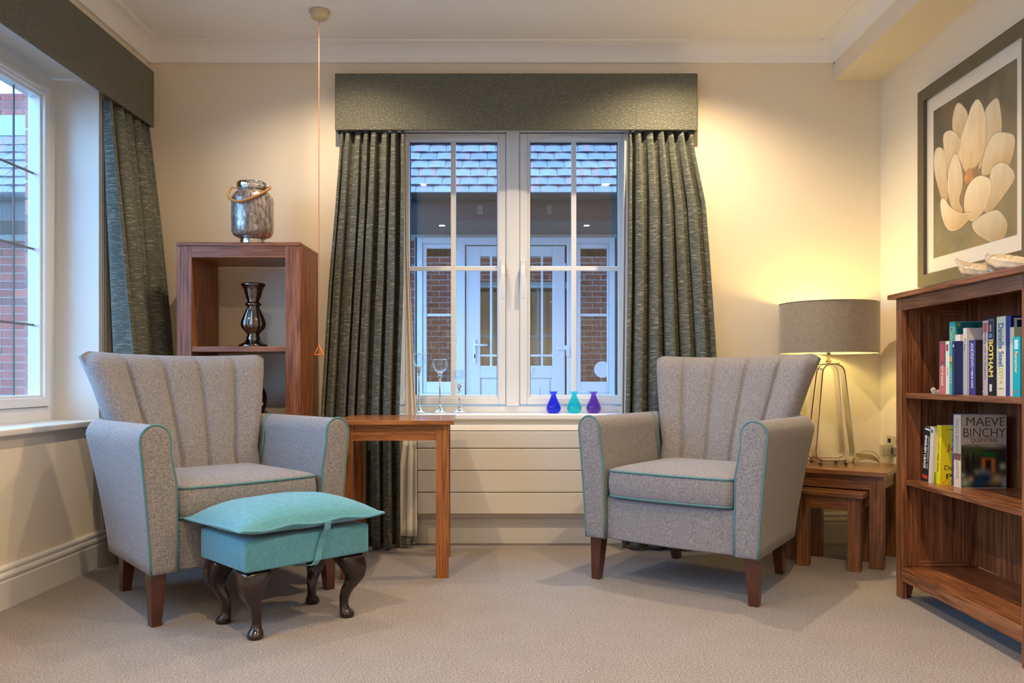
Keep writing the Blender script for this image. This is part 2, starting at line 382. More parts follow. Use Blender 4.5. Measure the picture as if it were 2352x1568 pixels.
WT = woods('chestnut', srgb(94, 52, 24), srgb(148, 88, 42), srgb(184, 118, 62), rough=0.22)
WB = woods('bookcase_oak', srgb(84, 48, 28), srgb(130, 80, 50), srgb(166, 110, 72), rough=0.3)
WN = woods('nest_oak', srgb(84, 52, 30), srgb(124, 80, 48), srgb(154, 106, 66), rough=0.25)

# ------------------------------------------------------------------ the room shell
YW, XL, XR, ZC, YN = 3.92, -1.785, 1.775, 2.411, -3.2
OY, OX = 4.26, -2.10            # outer faces
HEAD, SILL = 2.085, 0.600
def struct(name, mb, mat, **k):
    o = part(name, mb, mat, **k); o['kind'] = 'structure'; return o
struct('floor', B(XL-.35, XR+.3, YN-.2, OY, -0.12, 0), M['carpet'])['label'] = 'beige short pile carpet'
struct('ceiling', B(XL-.35, XR+.3, YN-.2, OY, ZC, ZC+.12), M['ceiling'])
WX0, WX1 = -0.64, 0.615
wb = MB(); wb.box(OX, WX0, YW, OY-.06, 0, ZC); wb.box(WX1, XR+.3, YW, OY-.06, 0, ZC); wb.box(WX0, WX1, YW, OY-.06, 0, SILL); wb.box(WX0, WX1, YW, OY-.06, HEAD, ZC)
wall_back = struct('wall_back', wb, M['wall'])
LY0, LY1 = 1.45, 3.452
SY0, SY1 = -1.40, 0.75          # second side window, added beside and behind the viewpoint for more daylight
wl = MB(); wl.box(OX+.06, XL, LY1, YW, 0, ZC); wl.box(OX+.06, XL, SY1, LY0, 0, ZC); wl.box(OX+.06, XL, YN, SY0, 0, ZC)
for a_, b_ in ((LY0, LY1), (SY0, SY1)): wl.box(OX+.06, XL, a_, b_, 0, SILL); wl.box(OX+.06, XL, a_, b_, HEAD, ZC)
wall_left = struct('wall_left', wl, M['wall'])
# white painted reveals, thin linings of the two openings
for a_, b_ in ((LY0, LY1), (SY0, SY1)):
    rv = MB(); rv.box(-1.97, XL-.0005, b_-.004, b_, SILL, HEAD); rv.box(-1.97, XL-.0005, a_, a_+.004, SILL, HEAD); rv.box(-1.97, XL-.0005, a_+.004, b_-.004, HEAD-.004, HEAD)
    part('reveal', rv, M['trim'], wall_left)
rv = MB(); rv.box(WX0, WX0+.004, YW+.0005, 4.12, SILL, HEAD); rv.box(WX1-.004, WX1, YW+.0005, 4.12, SILL, HEAD); rv.box(WX0+.004, WX1-.004, YW+.0005, 4.12, HEAD-.004, HEAD)
part('reveal', rv, M['trim'], wall_back)
struct('wall_right', B(XR, XR+.3, YN, YW, 0, ZC), M['wall'])
struct('wall_near', B(OX, XR+.3, YN-.2, YN, 0, ZC), M['wall'])
struct('trim_1', B(1.548, XR, YN, YW, 2.248, ZC), M['wall'], label='boxed-in beam along the top of the right wall')
# cornice: concave cove following the perimeter
def cove(pts_fn):
    prof = [(0, 0), (0.012, 0), (0.014, 0.006)]
    for i in range(9):
        a = PI/2*i/8; prof.append((0.014+0.066*(1-math.cos(a)), 0.006+0.066*math.sin(a)))
    prof += [(0.089, 0.074), (0.089, 0.08), (0, 0.08)]
    return prof
pr = cove(None)
ZCV = ZC-0.08
struct('trim_2', MB().prism([(YW-a, ZCV+b) for a, b in pr], 'x', XL, 1.548), M['ceiling'], label='cove cornice above the window wall')
struct('trim_3', MB().rings([[(XL+a, YN+a, ZCV+b) for a, b in pr], [(XL+a, YW-a, ZCV+b) for a, b in pr]]), M['ceiling'], label='cove cornice above the left wall')
struct('trim_4', MB().rings([[(1.548-a, YN+a, ZCV+b) for a, b in pr], [(1.548-a, YW-a, ZCV+b) for a, b in pr]]), M['ceiling'], label='cove cornice along the beam')
# skirting boards
sk = [(0, 0), (0.019, 0), (0.019, 0.094), (0.015, 0.098), (0.015, 0.103), (0.019, 0.108), (0.0195, 0.114), (0.016, 0.121), (0.011, 0.124), (0.011, 0.130), (0.014, 0.135), (0.012, 0.142), (0.006, 0.147), (0, 0.147)]
struct('baseboard_back', MB().prism([(YW-a, b) for a, b in sk], 'x', XL, XR), M['trim'])
struct('baseboard_left', MB().prism([(XL+a, b) for a, b in sk], 'y', YN, YW-.02), M['trim'])
struct('baseboard_right', MB().prism([(XR-a, b) for a, b in sk], 'y', YN, YW-.02), M['trim'])

# ------------------------------------------------------------------ windows
def sashbars(mb, ax, a0, a1, z0, z1, w, d0, d1, lip=0.012):
    """rectangular frame: ax 'x' lies in XZ with depth along y; ax 'y' lies in YZ with depth along x"""
    def bx(p0, p1, q0, q1, e0, e1):
        if ax == 'x': mb.box(p0, p1, e0, e1, q0, q1)
        else: mb.box(e0, e1, p0, p1, q0, q1)
    bx(a0, a0+w, z0, z1, d0, d1); bx(a1-w, a1, z0, z1, d0, d1); bx(a0+w, a1-w, z0, z0+w, d0, d1); bx(a0+w, a1-w, z1-w, z1, d0, d1)
win2 = thing('window_2', (0, 0, 0), kind='structure'); win2['label'] = 'white two-casement window in the back wall'
YF = 4.12
fr = MB(); sashbars(fr, 'x', WX0, WX1, 0.624, 2.09, 0.034, YF, YF+.07)
part('frame', fr, M['upvc'], win2, bev=0.004)
part('mullion', MB().prism([(-0.051, YF+.065), (-0.051, YF-.004), (-0.043, YF-.012), (0.011, YF-.012), (0.019, YF-.004), (0.019, YF+.065)], 'z', 0.658, 2.056), M['upvc'], win2, bev=0.002)
for (s0, s1, g0, g1, hx, vx) in ((-0.606, -0.053, -0.545, -0.096, -0.066, (-0.40, -0.13)), (0.021, 0.581, 0.073, 0.5225, 0.036, (0.175, 0.45))):
    sf = MB(); sashbars(sf, 'x', s0, s1, 0.664, 2.050, 0.036, YF-.006, YF+.05)
    s = part('sash', sf, M['upvc'], win2, bev=0.004)
    gk = MB(); sashbars(gk, 'x', s0-.0018, s1+.0018, .6622, 2.0518, .0018, YF+.004, YF+.045); part('gasket', gk, M['gasket'], s)
    gb = MB()
    for k, (e, d) in enumerate(((0.036, 0.004), (0.046, 0.014))):
        pass
    # glazing bead, stepped in
    x0, x1, z0, z1 = s0+.036, s1-.036, 0.700, 2.014
    gb.box(x0, g0, YF+.006, YF+.05, z0, z1); gb.box(g1, x1, YF+.006, YF+.05, z0, z1)
    gb.box(g0, g1, YF+.006, YF+.05, z0, 0.7125); gb.box(g0, g1, YF+.006, YF+.05, 2.0105, z1)
    part('glazing_bead', gb, M['upvc'], s, bev=0.003)
    ga = MB(); e = .0025
    ga.box(g0, g0+e, YF+.024, YF+.045, .7125, 2.0105); ga.box(g1-e, g1, YF+.024, YF+.045, .7125, 2.0105); ga.box(g0+e, g1-e, YF+.024, YF+.045, 2.0065, 2.0105)
    part('gasket', ga, M['gasket'], s)
    part('pane', B(g0+.0005, g1-.0005, YF+.028, YF+.0285, .713, 2.010), M['pane'], s)
    part('pane', B(g0+.0005, g1-.0005, YF+.0475, YF+.048, .713, 2.010), M['pane'], s)
    xm = (g0+g1)/2; xm = -0.321 if g0 < 0 else 0.297
    part('glazing_bar', B(xm-.013, xm+.013, YF+.012, YF+.026, .7125, 2.0105), M['upvc'], s, bev=0.003)
    part('glazing_bar', B(g0, g1, YF+.014, YF+.0262, 1.350, 1.374), M['upvc'], s, bev=0.003)
    h = part('handle', B(hx-.0105, hx+.0105, YF-.014, YF-.006, 1.318, 1.405), M['upvc'], s, bev=0.003)
    lv = MB(); lv.rings([[(hx+dx*w, YF-.014-d-t*dy, z) for dx, dy in ((-1, 0), (1, 0), (1, 1), (-1, 1))] for z, d, w, t in ((1.372, 0, .009, .012), (1.355, .006, .0105, .016), (1.33, .014, .0095, .016), (1.28, .02, .009, .013), (1.225, .022, .010, .011), (1.20, .022, .008, .010))])
    part('lever', lv, M['upvc'], h, bev=0.004)
    part('keyhole', MB().tube([(hx, YF-.0285, 1.352), (hx, YF-.0145, 1.352)], 0.0038, 12), M['gasket'], h)
    part('trickle_vent', B(vx[0], vx[1], YF-.016, YF-.006, 2.018, 2.038), M['upvc'], s, bev=0.003)
sl = MB(); sl.box(WX0, WX1, YW, YF+.002, 0.600, 0.624); sl.box(WX0-.045, WX1+.045, YW-.028, YW, 0.600, 0.624)
part('sill', sl, M['trim'], win2, bev=0.006, seg=3)

def side_window(wname, wlabel, LY0, LY1):
    win1 = thing(wname, (0, 0, 0), kind='structure'); win1['label'] = wlabel
    XF = -1.97; YM = (LY0+LY1)/2-.015
    fr = MB(); sashbars(fr, 'y', LY0, LY1, 0.622, 2.075, 0.058, XF-.07, XF)
    part('frame', fr, M['upvc'], win1, bev=0.004)
    part('mullion', B(XF-.066, XF+.004, YM-.025, YM+.025, 0.68, 2.017), M['upvc'], win1, bev=0.003)
    for (y0, y1) in ((LY0+.060, YM-.027), (YM+.027, LY1-.062)):
        sf = MB(); sashbars(sf, 'y', y0, y1, 0.682, 2.015, 0.038, XF-.055, XF+.012)
        s = part('sash', sf, M['upvc'], win1, bev=0.004)
        gk = MB(); sashbars(gk, 'y', y0-.0038, y1+.0038, .6785, 2.0185, .0038, XF-.05, XF-.004); part('gasket', gk, M['gasket'], s)
        gb = MB(); sashbars(gb, 'y', y0+.038, y1-.038, 0.720, 1.977, 0.010, XF-.055, XF-.004)
        part('glazing_bead', gb, M['upvc'], s, bev=0.002)
        a0, a1, z0, z1 = y0+.048, y1-.048, .730, 1.967
        part('pane', B(XF-.034, XF-.0335, a0-.004, a1+.004, z0-.004, z1+.004), M['pane'], s)
        part('pane', B(XF-.0525, XF-.052, a0-.004, a1+.004, z0-.004, z1+.004), M['pane'], s)
        lead = M['lead']
        for z in (1.02, 1.335, 1.649):
            part('lead_strip', B(XF-.0335, XF-.030, a0, a1, z-.0045, z+.0045), lead, s)
        y = a1-.133
        while y > a0+.05:
            part('lead_strip', B(XF-.0335, XF-.0295, y-.0045, y+.0045, z0, z1), lead, s); y -= .30
        part('trickle_vent', B(XF+.012, XF+.022, y1-.36, y1-.08, 1.988, 2.006), M['upvc'], s, bev=0.003)
    sl = MB(); sl.box(XF-.002, XL, LY0, LY1, 0.598, 0.622); sl.box(XL, XL+.028, LY0-.045, LY1+.045, 0.598, 0.622)
    part('sill', sl, M['trim'], win1, bev=0.006, seg=3)
M['lead'] = plain('lead_came', srgb(120, 128, 140), 0.5)
side_window('window_1', 'white side window with leaded grid in the left wall', LY0, LY1)
side_window('window_3_added', 'white side window with leaded grid, added out of view for more daylight', SY0, SY1)

# ------------------------------------------------------------------ outside: own outer brick leaf
ol = MB(); ol.box(OX, WX0-.02, OY-.06, OY, -.1, 3.0); ol.box(WX1+.02, XR+.3, OY-.06, OY, -.1, 3.0); ol.box(WX0-.02, WX1+.02, OY-.06, OY, -.1, .60); ol.box(WX0-.02, WX1+.02, OY-.06, OY, HEAD, 3.0)
part('outer_brickwork', ol, M['brickwall'], wall_back)
part('sky_block_wall', B(OX, XR+6, OY-.02, OY, 3.0, 5.6), M['brickwall'], wall_back)  # unseen high wall, added to block sky light from the opposite facade
part('sky_block_wall', B(XR+.3, XR+6, OY-.02, OY, -.1, 3.0), M['brickwall'], wall_back)  # sideways extension of the added wall, out of view
part('sky_block_roof', MB().prism([(OY+.35, 5.55), (OY+.35, 5.65), (1.0, 7.4), (1.0, 7.3)], 'x', OX-.35, XR+6), M['gutter'], wall_back)  # unseen roof over the added wall, also keeps sky off the facade
ol = MB(); ol.box(OX, OX+.06, LY1+.012, OY-.06, -.1, 3.0); ol.box(OX, OX+.06, SY1+.012, LY0-.012, -.1, 3.0); ol.box(OX, OX+.06, YN, SY0-.012, -.1, 3.0)
for a_, b_ in ((LY0, LY1), (SY0, SY1)): ol.box(OX, OX+.06, a_-.012, b_+.012, -.1, .6); ol.box(OX, OX+.06, a_-.012, b_+.012, HEAD+.01, 3.0)
part('outer_mortar', ol, M['mortar'], wall_left)
bk = None
for r in range(20):
    z = 0.60+r*0.075
    o = B(OX-.004, OX+.055, LY1+.002, LY1+.018, 0, .064).mesh('brick') if bk is None else bk
    bk = o; q = part('brick', o, M['brick'], wall_left, loc=(0, 0, z))
struct('ground', B(-14, 10, OY, 16, -.25, -.1), M['paving'])['label'] = 'grey paving outside the windows'
struct('ground', B(-14, OX, -8, OY, -.25, -.1), M['paving'])['label'] = 'grey paving outside the left window'

# ------------------------------------------------------------------ opposite building
bld = thing('neighbouring_building', (0, 7.43, -.1), label='red brick wing with grey tiled lean-to roof and white door seen through the windows', cat='building')
bl = bld.matrix_basis.inverted()
def bp(name, mb, mat, parent=bld, **k):      # geometry given in world coordinates, stored relative to the building's base
    mb.v = [(x, y-7.43, z+.1) for x, y, z in mb.v]
    return part(name, mb, mat, parent, **k)
YB = 7.43
wm = MB(); wm.box(-7.5, -.93, YB+.012, YB+.25, -.1, 2.35); wm.box(.93, 4.5, YB+.012, YB+.25, -.1, 2.35); wm.box(-.93, .93, YB+.012, YB+.25, 2.10, 2.35)
bwall = bp('wall', wm, M['mortar'])
bmesh_full = B(0, .215, -.012, .004, 0, .065).mesh('brick'); bmesh_half = B(0, .1025, -.012, .004, 0, .065).mesh('brick')
def bricks(x0, x1, z0, z1, y=0):
    n = 0; r = 0; z = z0
    while z < z1-.02:
        x = x0-(.1125 if r % 2 else 0)
        while x < x1-.05:
            if x < x0-.01: part('brick', bmesh_half, M['brick'], bwall, loc=(x0, y+.012+random.uniform(-.001, .001), z+.1))
            else: part('brick', bmesh_full if x+.215 <= x1+.06 else bmesh_half, M['brick'], bwall, loc=(x, y+.012+random.uniform(-.001, .001), z+.1))
            n += 1; x += .225
        z += .075; r += 1
    return n
bricks(-5.3, -4.175, .35, 2.08); bricks(-1.385, -.935, .35, 2.05); bricks(.935, 1.16, .6, 2.05)
# upper storey brick band behind the lean-to
um = MB(); um.box(-8, 3, 7.72, 7.95, 2.9, 3.53)
bp('upper_wall', um, M['mortar'])
for r in range(3):
    for k in range(9):
        x = -6.5+k*.225-(.1125 if r % 2 else 0)
        part('brick', bmesh_full, M['brick'], bwall, loc=(x, .29, 3.405+r*.075))
bp('flashing', B(-8, 3, 7.66, 7.72, 3.10, 3.30), plain('lead_flashing', srgb(150, 160, 168), 0.5))
# roof
roofdir = Vector((0, math.cos(math.radians(42)), math.sin(math.radians(42)))); rn = Vector((0, -roofdir.z, roofdir.y))
e0 = Vector((0, 6.78, 2.345)); L_ = 1.16
def rp(x, d, h): q = e0+roofdir*d+rn*h; return (x, q.y, q.z)
rb = MB(); rb.add([rp(-7.5, 0, -.05), rp(4.5, 0, -.05), rp(4.5, L_, -.05), rp(-7.5, L_, -.05), rp(-7.5, 0, -.02), rp(4.5, 0, -.02), rp(4.5, L_, -.02), rp(-7.5, L_, -.02)], [(0,1,2,3),(4,5,6,7),(0,1,5,4),(1,2,6,5),(2,3,7,6),(3,0,4,7)])
roof = bp('roof', rb, M['gutter'])
def tile_mesh(w=.148, l=.19):
    a = math.radians(5.5); vs = []; fs = []
    xs = [0, w*.25, w*.5, w*.75, w]; cr = [0, .003, .004, .003, 0]
    pts = []
    for d in (0, l):
        lift = .016*(1-d/l)
        for h in (-.010, 0):
            for x, c in zip(xs, cr): pts.append((x, (roofdir*d+rn*(lift+h+c)).y, (roofdir*d+rn*(lift+h+c)).z))
    for i in range(4):
        fs += [(i+5, i+6, i+16, i+15), (i, i+10, i+11, i+1), (i, i+1, i+6, i+5)]
    fs += [(0, 5, 15, 10), (4, 14, 19, 9)]
    m_ = MB(); m_.add(pts, fs); return m_.mesh('tile')
tm = tile_mesh()
G_ = .152
for r in range(7):
    base = e0+roofdir*(r*G_-.01)
    for rng in ((-1.16, 1.12), (-5.05, -4.1)):
        x = rng[0]+(.075 if r % 2 else 0)+random.uniform(-.01, .01)
        while x < rng[1]:
            part('tile', tm, M['tile'], roof, loc=(x, base.y-YB+random.uniform(-.002, .002), base.z+.1+random.uniform(-.002, .002))); x += .151
fill = MB()
for r in range(7):
    for rng in ((-7.4, -5.05), (-4.05, -1.18), (1.14, 4.4)):
        lift = .016; d0 = r*G_-.01
        fill.add([rp(rng[0], d0, lift), rp(rng[1], d0, lift), rp(rng[1], d0+.19, 0), rp(rng[0], d0+.19, 0), rp(rng[0], d0, lift-.012), rp(rng[1], d0, lift-.012)], [(0,1,2,3), (4,5,1,0)])
bp('tile_course', fill, M['tile'], roof)
bp('fascia', B(-7.5, 4.5, 6.755, 6.78, 2.12, 2.335), M['fascia'])
bp('soffit', B(-7.5, 4.5, 6.78, YB+.012, 2.125, 2.14), M['soffit'])
gt = MB(); gt.grid(lambda u, v: (-7.5+12*u, 6.70+.055*math.cos(PI+PI*v), 2.335+.055*math.sin(PI+PI*v)), 1, 10)
bp('gutter', gt, M['gutter'], smooth=True, solid=.004)
for x in (.22, -.16, -4.4, .62):
    bp('gutter_bracket', MB().prism([(6.755, 2.23), (6.755, 2.33), (6.70, 2.276)], 'x', x-.012, x+.012), M['gutter'])
bp('vent_block', B(.26, .30, 6.745, 6.755, 2.17, 2.25), M['soffit']); bp('vent_block', B(-.325, -.275, 6.745, 6.755, 2.17, 2.25), M['soffit'])
# door set
ds = bp('door_frame', MB(), M['upvc_out'])
df = MB()
for x0, x1 in ((-.912, -.862), (-.545, -.47), (.47, .545), (.862, .912)): df.box(x0, x1, YB-.01, YB+.06, -.1, 2.098)
df.box(-.862, -.545, YB-.01, YB+.06, 2.04, 2.098); df.box(.545, .862, YB-.01, YB+.06, 2.04, 2.098); df.box(-.47, .47, YB-.01, YB+.06, 2.03, 2.098)
for s in (-1, 1):
    a, b = sorted((s*.545, s*.862)); df.box(a, b, YB-.01, YB+.06, -.1, .66); df.box(a-.01, b+.01, YB-.02, YB-.01, .60, .63); df.box(a-.01, b+.01, YB-.02, YB-.01, .52, .55)
df.v = [(x, y-7.43, z+.1) for x, y, z in df.v]; ds.data = df.mesh('door_frame'); ds.data.materials.append(M['upvc_out'])
m_ = ds.modifiers.new('bevel', 'BEVEL'); m_.width = .005; m_.segments = 2
for s in (-1, 1):
    a, b = sorted((s*.548, s*.860)); c0, c1 = (a+.035, b-.028) if s < 0 else (a+.05, b-.018)
    w = MB(); w.box(a, c0, YB+.006, YB+.05, .662, 2.038); w.box(c1, b, YB+.006, YB+.05, .662, 2.038); w.box(c0, c1, YB+.006, YB+.05, .662, .766); w.box(c0, c1, YB+.006, YB+.05, 1.997, 2.038); w.box(c0, c1, YB+.015, YB+.03, 1.370, 1.395)
    sw = bp('side_window', w, M['upvc_out'], bev=.006)
    bp('pane', B(c0, c1, YB+.032, YB+.036, .766, 1.997), M['pane_out'], sw)
dr = MB(); dx0, dx1 = -.462, .452
dr.box(dx0, -.329, YB+.012, YB+.056, -.08, 2.02); dr.box(.337, dx1, YB+.012, YB+.056, -.08, 2.02)
dr.box(-.329, .337, YB+.012, YB+.056, 1.926, 2.02); dr.box(-.329, .337, YB+.012, YB+.056, .80, .914); dr.box(-.329, .337, YB+.028, YB+.056, -.08, .80)
door = bp('door', dr, M['upvc_out'], bev=.005)
bp('door_panel', B(-.305, .313, YB+.018, YB+.028, .2, .785), M['upvc_out'], door, bev=.006)
bp('raised_panel', B(-.21, .22, YB+.010, YB+.018, .25, .715), M['upvc_out'], door, bev=.007)
bp('pane', B(-.329, .337, YB+.034, YB+.038, .914, 1.926), M['pane_out'], door)
gb = MB(); 
for x in (-.231, .241): gb.box(x-.010, x+.010, YB+.024, YB+.034, .914, 1.926)
for z in (1.009, 1.83): gb.box(-.329, .337, YB+.025, YB+.034, z-.010, z+.010)
bp('glazing_bars', gb, M['upvc_out'], door)
hd = bp('handle', B(-.393, -.367, YB-.002, YB+.012, .94, 1.16), M['upvc_out'], door, bev=.005)
lv = MB().tube([(-.38, YB-.0, 1.10), (-.38, YB-.045, 1.10), (-.375, YB-.05, 1.10), (-.26, YB-.05, 1.102)], .011, 10)
bp('door_lever', lv, M['upvc_out'], door, smooth=True); bp('keyhole', B(-.386, -.374, YB-.004, YB-.002, .985, 1.02), M['gasket'], door)
bp('letterplate', B(.03, .16, YB+.004, YB+.012, .835, .895), M['upvc_out'], door, bev=.004)
hg = MB(); hg.box(.38, .465, YB-.006, YB+.012, 1.06, 1.10); hg.box(.462, .495, YB-.03, YB-.01, 1.00, 1.10)
bp('hinge', hg, M['upvc_out'], door, bev=.004)
hg = MB(); hg.box(.38, .465, YB-.006, YB+.012, 1.82, 1.86); bp('hinge', hg, M['upvc_out'], door, bev=.004)
bp('door_threshold', B(-.47, .47, YB-.03, YB+.06, -.1, -.08), M['upvc_out'])
# the room behind the door set, with hanging curtains
rm = MB(); rm.box(-1.9, -1.8, YB+.25, 9.6, -.1, 2.6); rm.box(1.8, 1.9, YB+.25, 9.6, -.1, 2.6); rm.box(-1.9, 1.9, 9.6, 9.7, -.1, 2.6); rm.box(-1.9, 1.9, YB+.25, 9.7, 2.5, 2.6); rm.box(-1.9, 1.9, YB+.25, 9.7, -.1, 0)
bp('interior', rm, plain('interior_wall', srgb(150, 145, 138), .8))
def sheet(x0, x1, y, z0, z1, nf, amp, th=.003):
    return MB().grid(lambda u, v: (x0+(x1-x0)*u, y+amp*math.sin(2*PI*nf*u+.6*math.sin(5*u)+.3*v), z0+(z1-z0)*v), 70, 6)
ct = plain('teal_drape', srgb(84, 116, 112), .8); cb = plain('brown_drape', srgb(118, 84, 74), .8); cg = plain('grey_drape', srgb(84, 78, 84), .8)
bp('drape', sheet(-.44, .0, YB+.34, .02, 1.70, 7, .02), ct, smooth=True); bp('drape', sheet(.0, .46, YB+.36, .02, 1.70, 6, .025), ct, smooth=True)
bp('drape_pelmet', B(-.5, .5, YB+.29, YB+.32, 1.66, 1.72), M['upvc_out'])
for s in (-1, 1):
    a, b = sorted((s*.50, s*.95)); m_ = (a+b)/2
    bp('drape', sheet(a, m_, YB+.16, .05, 2.05, 4, .018), cb if s < 0 else cg, smooth=True); bp('drape', sheet(m_, b, YB+.18, .05, 2.05, 4, .018), cg if s < 0 else cb, smooth=True)
bp('round_plaque', MB().tube([(.800, YB+.026, .88), (.800, YB+.031, .88)], .076, 40), M['upvc_out'])
# low shrub with small leaves under the right side window
sh = thing('shrub', (.93, 6.35, -.1), label='small leafy green shrub outside by the right-hand white side window', cat='shrub')
stm = MB()
lf = MB().add([(0, 0, 0), (.012, .014, .003), (.034, 0, 0), (.012, -.014, .003)], [(0, 1, 2, 3)]).mesh('leaf')
lm = [plain('leaf_green', srgb(70, 110, 66), .5), None]
for i in range(16):
    a = random.uniform(0, 2*PI); r = random.uniform(.04, .16); h = random.uniform(.66, .81)
    tip = Vector((r*math.cos(a), r*math.sin(a), h)); mid = tip*.6+Vector((0, 0, h*.05))
    stm.tube([(0, 0, 0), tuple(mid), tuple(tip)], .003, 5)
    for k in range(7):
        t = .75+.25*k/6; p_ = mid.lerp(tip, (t-.6)/.4)
        part('leaf', lf, lm[0], sh, loc=tuple(p_), rot=(random.uniform(-.8, .8), random.uniform(-.9, .9), random.uniform(0, 6.28)))
part('stem', stm, plain('stem_green', srgb(76, 92, 50), .6), sh)

# ------------------------------------------------------------------ downlights
glow = emis('lamp_lens', (1, .86, .66, 1), 30)
names = {0: 'nearest the window wall', 1: 'second row back from the window wall', 2: 'third row back, mirrored in the window panes', 3: 'rearmost row behind the viewpoint'}
def make_downlight():
    d = thing('downlight')
    part('rim', MB().lathe([(.052, 0), (.052, -.003), (.046, -.008), (.038, -.007), (.034, .0)], n=32, cap=False, capend=False), M['trim'], d, smooth=True)
    part('lens', MB().lathe([(.034, -.0015), (.0335, -.0025)], n=24), glow, d)
    return d
dl0 = make_downlight()
for r, y in enumerate((3.375, 1.62, -.18, -1.98)):
    for x in (-.78, .745):
        if r == 0 and x < 0: d = dl0
        else:
            d = dl0.copy(); C.objects.link(d)
            for ch in dl0.children: c = ch.copy(); C.objects.link(c); c.parent = d
        d.location = (x, y, ZC)
        prop(d, 'white round recessed ceiling downlight on the %s, %s' % ('left' if x < 0 else 'right', names[r]), 'ceiling light', 'ceiling downlights')
        l = bpy.data.lights.new('downlight_beam', 'SPOT'); l.energy = DOWN_W; l.color = WARM; l.spot_size = math.radians(141); l.spot_blend = .68; l.shadow_soft_size = .022
        o = bpy.data.objects.new('downlight_beam', l); o.location = (0, 0, -.014); C.objects.link(o); o.parent = d

# ceiling pull switch with red cord
ps = thing('pull_cord_switch', (-.862, 3.54, ZC), label='round ivory ceiling switch with long red cord and orange triangle pull', cat='switch')
part('housing', MB().lathe([(.045, 0), (.045, -.008), (.040, -.010), (.036, -.030), (.030, -.034), (0.004, -.036)], n=32), M['plastic'], ps, smooth=True)
part('cord', MB().tube([(-.004, 0, -.034), (-.004, 0, -1.466)], .0016, 6), M['cord'], ps)
part('cord_joint', MB().tube([(-.004, 0, -.072), (-.004, 0, -.082)], .003, 8), M['wh_plastic'], ps)
tri = [(-.004, 0, -1.466), (-.023, .004, -1.508), (.018, -.004, -1.508)]
part('triangle_pull', MB().tube([tri[0], (-.0135, .002, -1.487), tri[1], (-.002, 0, -1.509), tri[2], (.007, -.002, -1.487)], .0035, 8, True), M['orange'], ps)

# ------------------------------------------------------------------ pelmets
pl = thing('pelmet', (0, YW-.001, 1.984), label='embossed olive-grey fabric pelmet over the back window', cat='pelmet', group=None)
P_ = .072
part('front_panel', B(-.865, .868, -P_, -P_+.012, 0, .272), M['pelmet'], pl, bev=.004)
part('side_panel', B(-.865, -.853, -P_+.012, 0, 0, .272), M['pelmet'], pl, bev=.003); part('side_panel', B(.856, .868, -P_+.012, 0, 0, .272), M['pelmet'], pl, bev=.003)
part('top_board', B(-.853, .856, -P_+.012, 0, .254, .270), M['pelmet'], pl)
pl = thing('pelmet', (XL+.001, 2.4, 1.984), label='embossed olive-grey fabric pelmet over the left side window', cat='pelmet')
part('front_panel', B(P_-.012, P_, -1.25, 1.413, 0, .265), M['pelmet'], pl, bev=.004)
part('side_panel', B(0, P_-.012, 1.401, 1.413, 0, .265), M['pelmet'], pl, bev=.003); part('side_panel', B(0, P_-.012, -1.25, -1.238, 0, .265), M['pelmet'], pl, bev=.003)
part('top_board', B(0, P_-.012, -1.238, 1.401, .247, .263), M['pelmet'], pl)

# ------------------------------------------------------------------ curtains
def interp(tab, z, k):
    for a, b in zip(tab, tab[1:]):
        if a[0] >= z >= b[0]: f = (a[0]-z)/(a[0]-b[0]) if a[0] != b[0] else 0; return a[k]+(b[k]-a[k])*f
    return tab[-1][k] if z < tab[-1][0] else tab[0][k]
def fold_sheet(tab, nf, seed, axis='x', n=220, m=46, ztop=1.99, zbot=.012, flip=1):
    """tab rows: z, edge0, edge1, depth, amplitude"""
    rnd = random.Random(seed); ph = [rnd.uniform(0, 6.28) for _ in range(6)]; wd = [rnd.uniform(.7, 1.4) for _ in range(nf)]
    cum = [0]; 
    for w_ in wd: cum.append(cum[-1]+w_)
    tot = cum[-1]
    def phase(s):
        q = s*tot
        for i in range(nf):
            if q <= cum[i+1]+1e-9: return i+(q-cum[i])/wd[i]
        return nf
    am = [rnd.uniform(.65, 1.2) for _ in range(nf+2)]
    def fn(u, v):
        z = ztop+(zbot-ztop)*v
        a, b, d, A = (interp(tab, z, k) for k in (1, 2, 3, 4))
        s = u+.010*math.sin(3.1*v*2+ph[0]+u*5)*math.sin(PI*u)
        p = phase(min(max(s, 0), 1)); i = int(p); aa = am[i]+(am[i+1]-am[i])*(p-i)
        w = 2*PI*p
        off = 1.22*A*aa*(math.cos(w)+.28*math.cos(2*w+ph[1]+v))
        off += .12*A*math.sin(6*v+ph[2]+9*u)
        pos = a+(b-a)*u + (b-a)/nf*.16*math.sin(2*w)*min(1, v*3+.3)
        return (pos, d-off*flip, z) if axis == 'x' else (d+off*flip, pos, z)
    return MB().grid(fn, n, m)
cu = thing('curtain', (-.7, 3.85, 0), label='grey-green slub curtain hanging left of the back window', cat='curtain', group=None)
def cpart(name, mb, mat, par, **k):
    l = par.location; mb.v = [(x-l.x, y-l.y, z-l.z) for x, y, z in mb.v]; return part(name, mb, mat, par, **k)
tabL = [(1.99, -.838, -.538, 3.882, .018), (1.6, -.862, -.535, 3.862, .026), (1.25, -.888, -.532, 3.845, .030), (.65, -.912, -.545, 3.805, .036), (.0, -.92, -.535, 3.775, .040)]
cpart('drape', fold_sheet(tabL, 7, 3), M['curtain'], cu, smooth=True, solid=.003)
tabI = [(1.97, -.545, -.525, 3.893, .002), (1.4, -.54, -.518, 3.893, .003), (.75, -.53, -.486, 3.88, .004), (.6, -.53, -.475, 3.868, .004), (.4, -.55, -.468, 3.815, .005), (.0, -.56, -.465, 3.79, .006)]
cpart('lining', fold_sheet(tabI, 2, 8, n=24, zbot=.055), M['lining'], cu, smooth=True, solid=.002)
